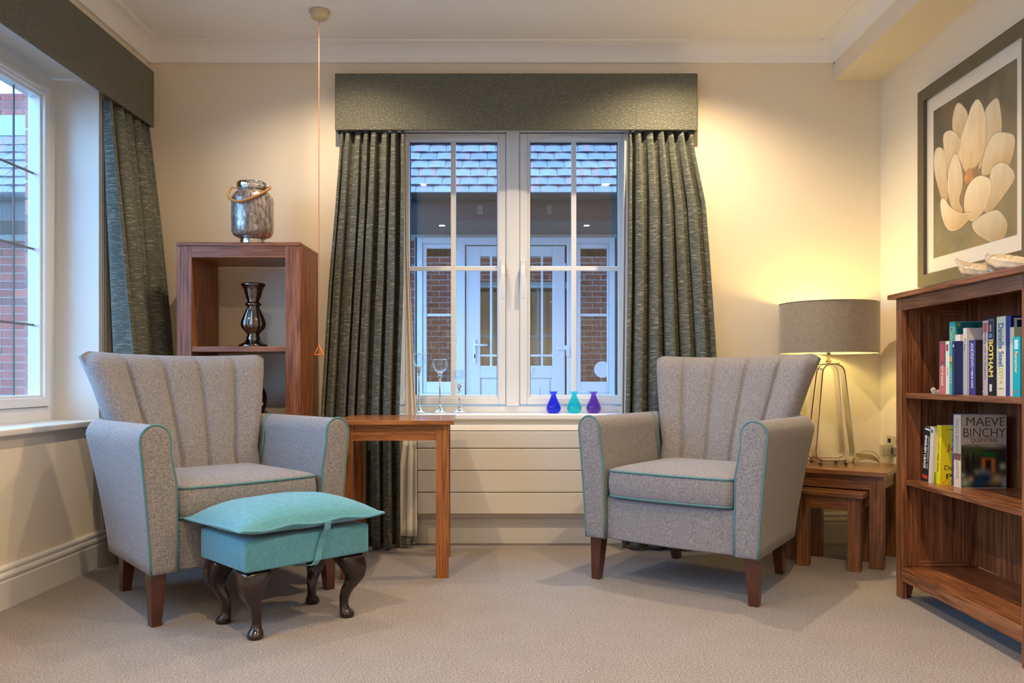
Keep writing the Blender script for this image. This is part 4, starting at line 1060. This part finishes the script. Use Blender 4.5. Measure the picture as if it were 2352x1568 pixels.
spine(b, 'Dealing with the Ancestors', .027, .125, .15, .011, (128, 112, 112)); patch(b, 'spine_panel', .020, .03, (-.0005, -.0135, .212), (0, -1, 0), (0, 0, 1), (190, 90, 90))
b = book(2.501, .035, 1.4655, S1, .240, .15, (32, 28, 34), 'black book with large gold lettering and small photo on the spine', True)
spine(b, 'BOTHAM', .035, .115, .115, .024, (226, 206, 96), .03)
patch(b, 'spine_panel', .030, .062, (-.0005, -.0175, .203), (0, -1, 0), (0, 0, 1), (140, 150, 160)); patch(b, 'spine_panel', .027, .058, (-.0007, -.0175, .203), (0, -1, 0), (0, 0, 1), (44, 50, 60))
patch(b, 'spine_panel', .010, .022, (-.0009, -.016, .208), (0, -1, 0), (0, 0, 1), (190, 140, 120)); patch(b, 'spine_panel', .016, .012, (-.0009, -.016, .185), (0, -1, 0), (0, 0, 1), (110, 150, 180)); patch(b, 'spine_panel', .012, .022, (-.0005, -.016, .024), (0, -1, 0), (0, 0, 1), (225, 222, 215))
b = book(2.466, .046, 1.472, S1, .241, .16, (222, 214, 184), 'thick cream book with long blue author lettering', True)
spine(b, 'Danielle Steel', .046, .155, .130, .026, (40, 104, 150), .015); spine(b, 'ZOYA', .046, .062, .052, .018, (196, 180, 100)); patch(b, 'spine_panel', .022, .002, (-.0005, -.023, .022), (0, -1, 0), (0, 0, 1), (90, 80, 70))
b = book(2.420, .024, 1.473, S1, .240, .16, (38, 56, 130), 'royal blue book with a large white D on its cover', True, cover=(20, 30, 100))
cover(b, 'D', .024, .036, .212, .055, .042, (228, 214, 190), 0)
b = book(2.396, .020, 1.470, S1, .205, .12, (222, 206, 170), 'cream paperback squeezed behind the turquoise one')
b = book(2.362, .036, 1.457, S1, .174, .11, (0, 172, 186), 'bright turquoise paperback, nearest on the upper shelf')
spine(b, 'Remember', .036, .100, .064, .014, (240, 226, 150), .02); patch(b, 'spine_panel', .018, .028, (-.0005, -.018, .152), (0, -1, 0), (0, 0, 1), (200, 226, 240)); patch(b, 'spine_panel', .014, .009, (-.0005, -.018, .124), (0, -1, 0), (0, 0, 1), (224, 70, 90)); patch(b, 'spine_panel', .008, .008, (-.0005, -.018, .014), (0, -1, 0), (0, 0, 1), (224, 70, 120))
# lower shelf
ln = -.11
b = book(2.893, .046, 1.457, S2+.0, .198, .12, (30, 34, 40), 'black dictionary leaning at the far end of the lower shelf', lean=-ln)
spine(b, 'ENGLISH USAGE', .046, .108, .118, .017, (240, 238, 232), .03, dy=.006); spine(b, 'DICTIONARY OF', .046, .108, .116, .007, (230, 228, 220), .02, dy=-.013); patch(b, 'spine_panel', .034, .007, (-.0005, -.023, .190), (0, -1, 0), (0, 0, 1), (230, 228, 220)); patch(b, 'spine_panel', .034, .013, (-.0005, -.023, .020), (0, -1, 0), (0, 0, 1), (210, 60, 40))
b = book(2.846, .009, 1.457, S2, .195, .12, (206, 126, 40), 'thin orange book next to the black dictionary', lean=.1)
b = book(2.836, .024, 1.452, S2, .200, .12, (216, 204, 186), 'off-white paperback with a green block on its cover', lean=.085)
patch(b, 'cover_panel', .075, .042, (.045, -.024, .021), (1, 0, 0), (0, 0, 1), (84, 150, 40)); patch(b, 'spine_panel', .010, .012, (-.0005, -.012, .184), (0, -1, 0), (0, 0, 1), (60, 60, 60))
b = book(2.811, .030, 1.4647, S2, .205, .13, (232, 212, 20), 'bright yellow paperback with handwritten style title', lean=.05)
spine(b, 'P D JAMES', .030, .15, .075, .012, (210, 170, 20), .02); spine(b, 'Death Comes', .030, .075, .062, .012, (60, 50, 30)); cover(b, 'THE N', .030, .035, .192, .040, .006, (160, 130, 20))
cover(b, 'JA', .030, .040, .128, .042, .028, (190, 70, 20), 0); cover(b, 'Deat', .030, .038, .060, .050, .016, (60, 40, 20), 0); cover(b, 'Pe', .030, .040, .030, .040, .018, (60, 40, 20), 0)
for k in range(9): patch(b, 'petal_dot', .004, .003, (.012+.006*k, -.030, .008+.006*((k*7) % 3)), (1, 0, 0), (0, 0, 1), (190, 60, 20))
b = book(2.781, .022, 1.504, S2, .245, .14, (74, 56, 138), 'tall blue and purple paperback leaning against the cream novel', lean=.05)
patch(b, 'spine_panel', .021, .15, (-.0005, -.011, .168), (0, -1, 0), (0, 0, 1), (30, 96, 180)); spine(b, 'EDWARD RUTHERFURD', .022, .165, .115, .010, (235, 235, 245), .03)
b = book(2.757, .018, 1.512, S2, .240, .14, (36, 70, 150), 'blue paperback hidden behind the cream novel', lean=.0); spine(b, 'E', .018, .228, .012, .012, (220, 225, 235))
b = book(2.735, .044, 1.487, S2, .245, .152, (216, 196, 170), 'large cream novel with a painted garden cafe cover facing out', True, cover=(206, 186, 162))
spine(b, 'MAEVE BINCHY', .044, .172, .115, .020, (150, 134, 112), 0); spine(b, 'QUENTINS', .044, .060, .062, .016, (160, 144, 122), 0)
patch(b, 'spine_panel', .042, .022, (-.0005, -.022, .103), (0, -1, 0), (0, 0, 1), (120, 76, 70))
def cafe(I, J):
    c = np.zeros(I.shape+(3,)); c[:] = (.17, .15, .12)
    def blob(x, y, rx, ry, colr, s=1., p=2):
        nonlocal c; m_ = s*np.exp(-(np.abs((I-x)/rx)**p+np.abs((J-y)/ry)**p))[..., None]; c = c*(1-m_)+np.array(colr)*m_
    blob(.5, 1.02, .8, .10, (.80, .72, .62)); blob(.15, .82, .2, .16, (.30, .36, .16)); blob(.38, .86, .14, .12, (.26, .34, .14)); blob(.02, .6, .10, .25, (.25, .25, .15))
    blob(.14, .52, .03, .28, (.14, .11, .09), 1, 4); blob(.27, .55, .025, .25, (.14, .11, .09), 1, 4)
    blob(.62, .78, .17, .07, (.12, .38, .12), 1, 4)
    blob(.60, .52, .165, .19, (.78, .42, .12), 1, 10); blob(.60, .50, .065, .16, (.14, .06, .06), 1, 8)
    blob(.92, .5, .08, .09, (.75, .72, .6)); blob(.5, .36, .16, .10, (.42, .46, .52)); blob(.35, .36, .08, .08, (.55, .50, .42)); blob(.75, .20, .25, .14, (.80, .66, .38)); blob(.08, .12, .12, .14, (.55, .60, .52))
    blob(.38, .12, .16, .13, (.10, .28, .34)); blob(.55, .22, .14, .10, (.12, .18, .34)); blob(.22, .2, .06, .08, (.75, .55, .38)); blob(.95, .12, .06, .14, (.6, .62, .66)); blob(.03, .3, .05, .05, (.5, .6, .55))
    return c+np.random.RandomState(2).uniform(-.03, .03, I.shape)[..., None]
painted('cover_picture', cafe, 60, 60, (.001, -.044, .002), (1, 0, 0), (0, 0, 1), .150, .142, b)
cover(b, 'MAEVE', .044, .082, .222, .128, .028, (52, 62, 58), -.012); cover(b, 'BINCHY', .044, .078, .186, .140, .028, (52, 62, 58), -.012); cover(b, 'QUENTINS', .044, .076, .158, .088, .015, (112, 76, 60), 0)
patch(b, 'rule_line', .132, .0012, (.078, -.044, .1695), (1, 0, 0), (0, 0, 1), (80, 72, 60)); patch(b, 'rule_line', .13, .002, (.078, -.044, .1465), (1, 0, 0), (0, 0, 1), (150, 110, 90))

# tiny crystal on the upper shelf
cr = thing('crystal', (1.452, 2.775, S1), 0, 'tiny pale crystal cluster left of the books on the upper shelf', 'ornament')
for k in range(7):
    a = k*.9; r = .008+.004*(k % 2); p0 = Vector((.010*math.cos(a), .012*math.sin(a), 0)); p1 = p0*1.8+Vector((0, 0, .012+.018*random.random()))
    part('shard', MB().tube([tuple(p0), tuple(p0.lerp(p1, .8)), tuple(p1)], r, 6, rr=[.005, .005, .0005]), plain('pale_quartz', srgb(190, 180, 160), .2), cr)
# shells on the bookcase
shm = varied('pearly_shell', [srgb(206, 184, 150), srgb(196, 172, 136)], .25, 30, None, .4); shin = plain('mother_of_pearl', srgb(206, 196, 196), .12, .35)
def shell(name, loc, spine_pts, radii, label, ribs=9, knob=None):
    s = thing(name, loc, 0, label, 'shell', 'sea shells on the bookcase')
    P = [Vector(p) for p in spine_pts]; n = 30; rs = []
    m = 30
    for i in range(m+1):
        q = i/m*(len(P)-1); j = min(int(q), len(P)-2); f = q-j; f2 = f*f*(3-2*f)
        c = P[j].lerp(P[j+1], f); r = radii[j]+(radii[j+1]-radii[j])*f2
        t = (P[j+1]-P[j]).normalized(); a = t.cross(Vector((0, 0, 1))).normalized(); b_ = a.cross(t)
        ring = []
        for k in range(n):
            th = 2*PI*k/n; rr = r*(1+.07*math.cos(ribs*th+.5*i*.3)+.05*math.sin(i*1.3))
            ring.append(tuple(c+a*rr*1.25*math.cos(th)+b_*rr*.8*math.sin(th)))
        rs.append(ring)
    zmin = min(p[2] for r_ in rs for p in r_); rs = [[(p[0], p[1], max(p[2], 0)) for p in r_] for r_ in rs]
    part('body', MB().rings(rs), shm, s, smooth=True)
    # flared pearly lip along the crest
    lip = MB(); L1 = []; 
    for i in range(m+1):
        q = i/m*(len(P)-1); j = min(int(q), len(P)-2); f = q-j; c = P[j].lerp(P[j+1], f); r = radii[j]+(radii[j+1]-radii[j])*f
        jag = .004*math.sin(i*1.9)
        L1.append([tuple(c+Vector((-.7*r, 0, .6*r+jag))), tuple(c+Vector((-1.0*r-.002, .004, .25*r))), tuple(c+Vector((-.8*r, .002, -.05*r)))])
    lip.rings(L1, close=False, cap=False, capend=False)
    part('lip', lip, shin, s, smooth=True, solid=.002)
    if knob: part('knob', MB().lathe([(0, 0), (.016, .003), (.022, .012), (.018, .022), (.008, .028), (0, .029)], knob, 18), shm, s, smooth=True)
    return s
shell('seashell', (1.44, 2.50, 1.107), [(-.008, .115, .078), (0, .085, .050), (.006, .045, .030), (.012, -.01, .022), (.016, -.07, .014)], [.003, .018, .031, .032, .008], 'spiky pearly shell at the far end of the bookcase top')
shell('seashell', (1.452, 2.33, 1.107), [(-.022, .110, .066), (-.014, .085, .044), (-.006, .04, .028), (0, -.02, .020), (.004, -.06, .014)], [.003, .026, .032, .026, .008], 'smooth pearly shell with a knobbed end, nearer on the bookcase top', 7, (.004, -.085, 0))

# ------------------------------------------------------------------ framed flower picture on the right wall
pc = thing('framed_picture', (XR, 3.115, 1.192), 0, 'large magnolia print in a dark olive frame on the right wall', 'picture')
fd, fw = .030, .050; y0, y1, h_ = -.385, .385, .845
fm = plain('olive_frame', srgb(92, 82, 60), .35)
for a, b_, c_, d_ in ((y0, y1, 0, fw), (y0, y1, h_-fw, h_)):
    part('frame_bar', MB().hexa([(-fd, a if c_ == 0 else a, c_), (0, a, c_), (0, b_, c_), (-fd, b_, c_)], [(-fd, a+(fw if c_ == 0 else 0), d_), (0, a+(fw if c_ == 0 else 0), d_), (0, b_-(fw if c_ == 0 else 0), d_), (-fd, b_-(fw if c_ == 0 else 0), d_)]) if c_ == 0 else MB().hexa([(-fd, a+fw, c_), (0, a+fw, c_), (0, b_-fw, c_), (-fd, b_-fw, c_)], [(-fd, a, d_), (0, a, d_), (0, b_, d_), (-fd, b_, d_)]), fm, pc)
for s in (0, 1):
    q = [(y0, 0), (y0+fw, fw), (y0+fw, h_-fw), (y0, h_)] if s == 0 else [(y1-fw, fw), (y1, 0), (y1, h_), (y1-fw, h_-fw)]
    part('frame_bar', MB().rings([[(-fd, a, b_) for a, b_ in q], [(0, a, b_) for a, b_ in q]]), fm, pc)
part('mat_board', B(-.014, -.004, y0+fw, y1-fw, fw, h_-fw), plain('cream_mat_board', srgb(232, 222, 204), .8), pc)
part('glass', B(-.0195, -.019, y0+fw, y1-fw, fw, h_-fw), M['pic_glass'], pc)
PET = [('t', [(.05,.45),(.12,.66),(.25,.72),(.34,.80),(.45,.80),(.62,.78),(.78,.68),(.90,.56),(.95,.42),(.88,.30),(.74,.20),(.66,.10),(.52,.15),(.44,.19),(.30,.20),(.16,.30)], 1.0), ('b', [(0.334, 0.953), (0.41, 0.898), (0.457, 0.835), (0.432, 0.767), (0.356, 0.7), (0.271, 0.784), (0.262, 0.86), (0.293, 0.928)], 1.0),
('b', [(0.799, 0.83), (0.821, 0.757), (0.836, 0.682), (0.83, 0.613), (0.727, 0.591), (0.668, 0.523), (0.578, 0.461), (0.628, 0.585), (0.648, 0.747), (0.658, 0.796), (0.727, 0.827)], .93),
('c', [(0.572, 0.891), (0.628, 0.826), (0.658, 0.744), (0.662, 0.639), (0.628, 0.554), (0.547, 0.5), (0.432, 0.452), (0.345, 0.527), (0.322, 0.62), (0.378, 0.716), (0.453, 0.804), (0.506, 0.874)], 1.04),
('c', [(0.138, 0.804), (0.243, 0.798), (0.322, 0.742), (0.362, 0.698), (0.322, 0.632), (0.243, 0.607), (0.202, 0.504), (0.169, 0.602), (0.15, 0.71)], .98),
('c', [(0.024, 0.736), (0.15, 0.698), (0.162, 0.593), (0.185, 0.485), (0.202, 0.368), (0.126, 0.378), (0.066, 0.477), (0.009, 0.606)], .95),
('k', [(0.33, .62), (.43, .46), (.55, .50), (.63, .43), (.64, .40), (.50, .38), (.40, .30), (.36, .30), (.38, .45)], .62),
('c', [(0.765, 0.632), (0.876, 0.604), (0.972, 0.562), (0.957, 0.48), (0.909, 0.411), (0.802, 0.449), (0.727, 0.416), (0.628, 0.423), (0.638, 0.489), (0.688, 0.58)], .92),
('c', [(0.727, 0.426), (0.821, 0.444), (0.903, 0.409), (0.972, 0.344), (0.948, 0.305), (0.876, 0.261), (0.765, 0.203), (0.678, 0.188), (0.648, 0.246), (0.707, 0.317)], .90),
('o', [(0.474, 0.507), (0.527, 0.462), (0.527, 0.419), (0.453, 0.404), (0.41, 0.424), (0.421, 0.476)], 1),
('c', [(0.293, 0.639), (0.356, 0.557), (0.389, 0.462), (0.378, 0.387), (0.334, 0.33), (0.399, 0.262), (0.334, 0.242), (0.243, 0.315), (0.202, 0.425), (0.209, 0.536)], .97),
('c', [(0.558, 0.083), (0.506, 0.156), (0.648, 0.173), (0.793, 0.179), (0.867, 0.113), (0.898, 0.067), (0.849, -0.005), (0.765, -0.01), (0.668, 0.029)], .84),
('c', [(0.628, 0.412), (0.717, 0.366), (0.717, 0.305), (0.678, 0.23), (0.568, 0.177), (0.485, 0.171), (0.421, 0.247), (0.421, 0.324), (0.464, 0.39), (0.547, 0.42)], .99),
('c', [(0.102, 0.371), (0.162, 0.371), (0.22, 0.308), (0.334, 0.242), (0.5, 0.22), (0.443, 0.178), (0.311, 0.141), (0.197, 0.163), (0.126, 0.257)], 1.0)]
def smoothpoly(P, it=2):
    for _ in range(it):
        o = []
        for i in range(len(P)):
            a, b_ = np.array(P[i]), np.array(P[(i+1) % len(P)]); o += [tuple(.75*a+.25*b_), tuple(.25*a+.75*b_)]
        P = o
    return P
def vnoise(I, J, f, seed):
    r = np.random.RandomState(seed).rand(f+2, f+2); x, y = np.clip(I, 0, .9999)*f, np.clip(J, 0, .9999)*f
    i, j = x.astype(int), y.astype(int); u, v = x-i, y-j; u, v = u*u*(3-2*u), v*v*(3-2*v)
    return r[i, j]*(1-u)*(1-v)+r[i+1, j]*u*(1-v)+r[i, j+1]*(1-u)*v+r[i+1, j+1]*u*v
def magnolia(I, J):
    n = .5*vnoise(I, J, 5, 1)+.3*vnoise(I, J, 12, 2)+.2*vnoise(I, J, 40, 3)
    c = np.array((.34, .31, .23))*(0.45+.95*n)[..., None]
    g = np.clip(1-J, 0, 1)[..., None]; g = g**1.6; c = c*(1-g*.6)+np.array((.56, .49, .28))*(.75+.4*n)[..., None]*g*.6
    rs_ = (np.clip(vnoise(I, J, 7, 9)-.62, 0, 1)*2.0)[..., None]; c = c*(1-rs_)+np.array((.55, .36, .18))*rs_
    for kind, P, br in PET:
        P = smoothpoly(P, 2); Q = np.array(P); Q = Q.mean(0)+(Q-Q.mean(0))*(1.09 if kind in 'bc' else 1.0)
        ins = np.zeros(I.shape, bool); dm = np.full(I.shape, 9.); mx_, my_ = Q.mean(0)
        for i in range(len(Q)):
            x1, y1_ = Q[i]; x2, y2 = Q[(i+1) % len(Q)]
            cond = ((y1_ > J) != (y2 > J)); xi = (x2-x1)*(J-y1_)/((y2-y1_) if abs(y2-y1_) > 1e-9 else 1e-9)+x1
            ins ^= cond & (I < xi)
            dx, dy = x2-x1, y2-y1_; l2 = dx*dx+dy*dy+1e-12; t = np.clip(((I-x1)*dx+(J-y1_)*dy)/l2, 0, 1)
            dm = np.minimum(dm, np.hypot(I-x1-t*dx, J-y1_-t*dy))
        ext = Q[:, 1].max()-Q[:, 1].min(); low = np.clip((Q[:, 1].max()-J)/ext, 0, 1)
        if kind == 'o': col = np.array((.78, .48, .20))*np.ones(I.shape+(1,))*(.8+.4*vnoise(I, J, 40, 5))[..., None]
        elif kind == 't': col = np.array((.66, .50, .30))*(.55+.5*np.clip(np.hypot(I-.45, J-.42)*1.6, 0, 1))[..., None]*np.ones(I.shape+(1,))
        elif kind == 'k': col = np.array((.50, .36, .20))*np.ones(I.shape+(1,))
        else:
            a = np.array((.95, .88, .74)); b_ = np.array((.74, .58, .36))
            sh = np.clip(low**1.4*.85+(I-mx_)*.9+.25*(vnoise(I*1.0, J*.3, 30, 6)-.5), 0, 1)[..., None]
            col = (a*(1-sh)+b_*sh)*br
            edge = np.clip(1-dm/.012, 0, 1)[..., None]*.3; col = col*(1-edge)+np.array((.99, .94, .82))*edge
        m_ = np.clip(.5+np.where(ins, dm, -dm)/.006, 0, 1)[..., None]; c = c*(1-m_)+col*m_
        ring = ((~ins) & (dm < .012))[..., None]*(1-dm/.012)[..., None]*.45; c = c*(1-np.clip(ring, 0, 1))+c*np.clip(ring, 0, 1)*.5
    return np.clip(c, 0, 1)
painted('print', magnolia, 300, 340, (-.014, .280, .112), (0, -1, 0), (0, 0, 1), .565, .620, pc, eps=.0008)

# ------------------------------------------------------------------ table lamp
lx, ly, lz = 1.438, 3.705, .409
lp_ = thing('table_lamp', (lx, ly, lz), 0, 'table lamp with wide taupe drum shade and chrome open-loop base', 'lamp')
def loop_path(wb, wt, h, r, n=10):
    pts = []
    cs_ = [(wb/2, 0), (wt/2, h), (-wt/2, h), (-wb/2, 0)]
    for i, p in enumerate(cs_):
        a, b_ = Vector(cs_[i-1]), Vector(cs_[(i+1) % 4]); p = Vector(p)
        rr = r if i in (0, 3) else r*.95
        d0, d1 = (a-p).normalized(), (b_-p).normalized()
        for k in range(n+1):
            t = k/n; q0 = p+d0*rr; q1 = p+d1*rr
            pts.append(tuple((1-t)**2*q0+2*t*(1-t)*p+t*t*q1))
    return pts
def ring_band(mb, ybot, ytop, dep, h, thk=.006):
    o = loop_path(.190, .098, h, .048); i_ = loop_path(.190-2*thk, .098-2*thk, h-2*thk, .043)
    rs = []
    for (a, b_), (c_, d_) in zip(o, i_):
        d_ += thk; f = b_/h; yc = ybot+(ytop-ybot)*f; dd = dep*(1-.15*f)
        rs.append([(a, yc-dd/2, b_+.018), (a, yc+dd/2, b_+.018), (c_, yc+dd/2, d_+.018), (c_, yc-dd/2, d_+.018)])
    rs.append(rs[0]); return mb.rings(rs, cap=False, capend=False)
for yb, yt in ((-.055, -.034), (.060, .036)):
    part('loop', ring_band(MB(), yb, yt, .062, .440), M['chrome'], lp_, bev=.0012)
    for s in (-1, 1): part('ball_foot', MB().lathe([(0, 0), (.006, .001), (.0092, .006), (.0092, .012), (.006, .018), (0, .019)], (s*.058, yb, 0), 16), M['chrome'], lp_, smooth=True)
part('cross_plate', B(-.030, .030, -.06, .06, .455, .462), M['chrome'], lp_, bev=.002)
part('stem', MB().lathe([(.012, .462), (.013, .470), (.009, .476), (.0085, .50), (.010, .515), (.008, .53), (.006, .56)], n=20), M['gunmetal'], lp_, smooth=True)
part('lamp_holder', MB().lathe([(.014, .56), (.016, .565), (.016, .60), (.013, .605)], n=20), plain('white_holder', srgb(230, 225, 215), .4), lp_, smooth=True)
part('bulb', MB().lathe([(.012, .605), (.014, .615), (.024, .635), (.030, .655), (.028, .675), (.018, .690), (0, .696)], n=24), emis('bulb_glow', (1, .80, .22, 1), BULB), lp_, smooth=True)
R_ = .217; z0, z1 = .505, .732
part('shade', MB().lathe([(R_, z0), (R_, z1)], n=72, cap=False, capend=False), M['shade'], lp_, smooth=True)
def lining_mat():
    m, nt, p = newmat('shade_lining'); p.inputs['Base Color'].default_value = srgb(240, 232, 214); p.inputs['Roughness'].default_value = .8; return m
part('shade_lining', MB().lathe([(R_-.0015, z0+.001), (R_-.0015, z1-.001)], n=72, cap=False, capend=False), lining_mat(), lp_, smooth=True)
for z in (z0, z1): part('shade_rim', MB().tube([(R_*math.cos(2*PI*i/72), R_*math.sin(2*PI*i/72), z) for i in range(72)], .0018, 6, True), M['shade'], lp_, smooth=True)
sp_ = MB(); 
for k in range(3):
    a = 2*PI*k/3+.4; sp_.tube([(.016*math.cos(a), .016*math.sin(a), .603), (R_*.93*math.cos(a), R_*.93*math.sin(a), z1-.035), (R_*math.cos(a), R_*math.sin(a), z1-.003)], .0015, 6)
part('shade_carrier', sp_, M['chrome'], lp_)
# flex, plug and socket
sk_ = thing('wall_socket', (XR, 3.775, .484), 0, 'chrome double socket low on the right wall beside the bookcase', 'socket')
part('face_plate', B(-.006, 0, -.073, .073, -.043, .043), M['chrome'], sk_, bev=.002)
part('switch', B(-.010, -.006, -.05, -.035, .01, .03), M['black'], sk_); part('switch', B(-.010, -.006, .035, .05, .01, .03), M['black'], sk_)
fx = thing('lamp_plug', (1.735, 3.80, .455), 0, 'translucent white plug and flex running from the socket to the lamp', 'plug')
part('plug_body', B(-.012, .033, -.024, .024, -.030, .030), glass_mat('cloudy_plastic', (.8, .8, .74, 1), .12, .25), fx, bev=.008, seg=3)
part('fuse_block', B(.005, .030, -.012, .012, -.018, .018), M['wh_plastic'], fx, bev=.003)
part('flex', MB().tube([(-.008, 0, -.022), (-.020, -.004, -.035), (-.035, -.008, -.015), (-.065, -.015, .004), (-.11, -.03, .004), (-.15, -.05, -.012), (-.19, -.06, -.030), (-.235, -.07, -.040)], .0028, 8), M['wh_plastic'], fx, smooth=True)
fl_ = thing('cable', (1.655, 3.53, 0), 0, 'thin white cable hanging beside the nest table down to the carpet', 'cable')
part('flex', MB().tube([(.068, .11, .45), (.062, .03, .40), (.066, .00, .32), (.064, .0, .24), (.030, .0, .16), (.020, -.02, .10), (.022, -.03, .05), (.00, -.05, .006), (.03, -.10, .004), (.08, -.13, .004)], .0026, 8), M['wh_plastic'], fl_, smooth=True)
# crumpled leaf ornament behind the lamp
lf_ = thing('leaf_ornament', (1.615, 3.72, .409), 0, 'folded grey-brown leaf-shaped ornament on the table behind the lamp', 'ornament')
part('blade', MB().grid(lambda u, v: ((u-.5)*.12, (v-.5)*.05*math.sin(PI*min(1, u+.08))+.012*math.sin(5*u), .001+.045*math.sin(PI*u)*(.4+.6*v)+.008*math.sin(9*u)*v), 18, 8), plain('tarnished_leaf', srgb(128, 112, 88), .35, .5), lf_, smooth=True, solid=.0015)

# ------------------------------------------------------------------ things on the back window sill
SZ = .624
def goblet(x, h, rb, label):
    g = thing('candle_holder', (x, 4.045, SZ), 0, label, 'candle holder', 'glass candle holders on the sill')
    bh = .062; z = h-bh
    st_ = [(.036, 0), (.036, .004), (.030, .007), (.020, .012), (.013, .022), (.009, .030), (.0075, .034), (.0045, .038), (.0045, z-.052), (.007, z-.050), (.008, z-.044), (.005, z-.038), (.010, z-.028), (.012, z-.018), (.009, z-.010), (.016, z-.003), (.019, z)]
    part('stem', MB().lathe(st_, n=24), M['chrome'], g, smooth=True)
    pr_ = [(.016, 0), (rb*.7, .006), (rb*.93, .020), (rb, .036), (rb*.97, .050), (rb*.86, bh)]
    part('bowl', MB().lathe([(r, z+q) for r, q in pr_], n=32, capend=False), M['clear'], g, smooth=True)
    part('bowl_rim', MB().tube([(rb*.86*math.cos(2*PI*i/32), rb*.86*math.sin(2*PI*i/32), z+bh) for i in range(32)], .0013, 6, True), M['chrome'], g, smooth=True)
goblet((962.5-1185)*4.045/1850, .298, .034, 'tallest chrome-stemmed glass candle holder, beside the left curtain')
goblet((1010.5-1185)*4.045/1850, .270, .0385, 'middle-height chrome-stemmed glass candle holder on the sill')
goblet((1055-1185)*4.045/1850, .214, .0375, 'shortest chrome-stemmed glass candle holder on the sill')
vp = [(.012, .0), (.024, .0015), (.033, .010), (.0365, .024), (.034, .038), (.026, .056), (.017, .074), (.0115, .088), (.0115, .094), (.016, .102), (.0205, .109)]
for px, nm, col in ((1271.5, 'cobalt blue', (.34, .40, .95, 1)), (1319, 'turquoise', (.30, .92, .92, 1)), (1363.5, 'purple', (.66, .46, .82, 1))):
    v_ = thing('bud_vase', ((px-1185)*4.045/1850, 4.045, SZ), 0, 'small %s glass bud vase on the window sill' % nm, 'vase', 'coloured bud vases on the sill')
    part('body', MB().lathe(vp, n=36, capend=False), tinted(nm.replace(' ', '_')+'_glass', col), v_, smooth=True, solid=.0015)
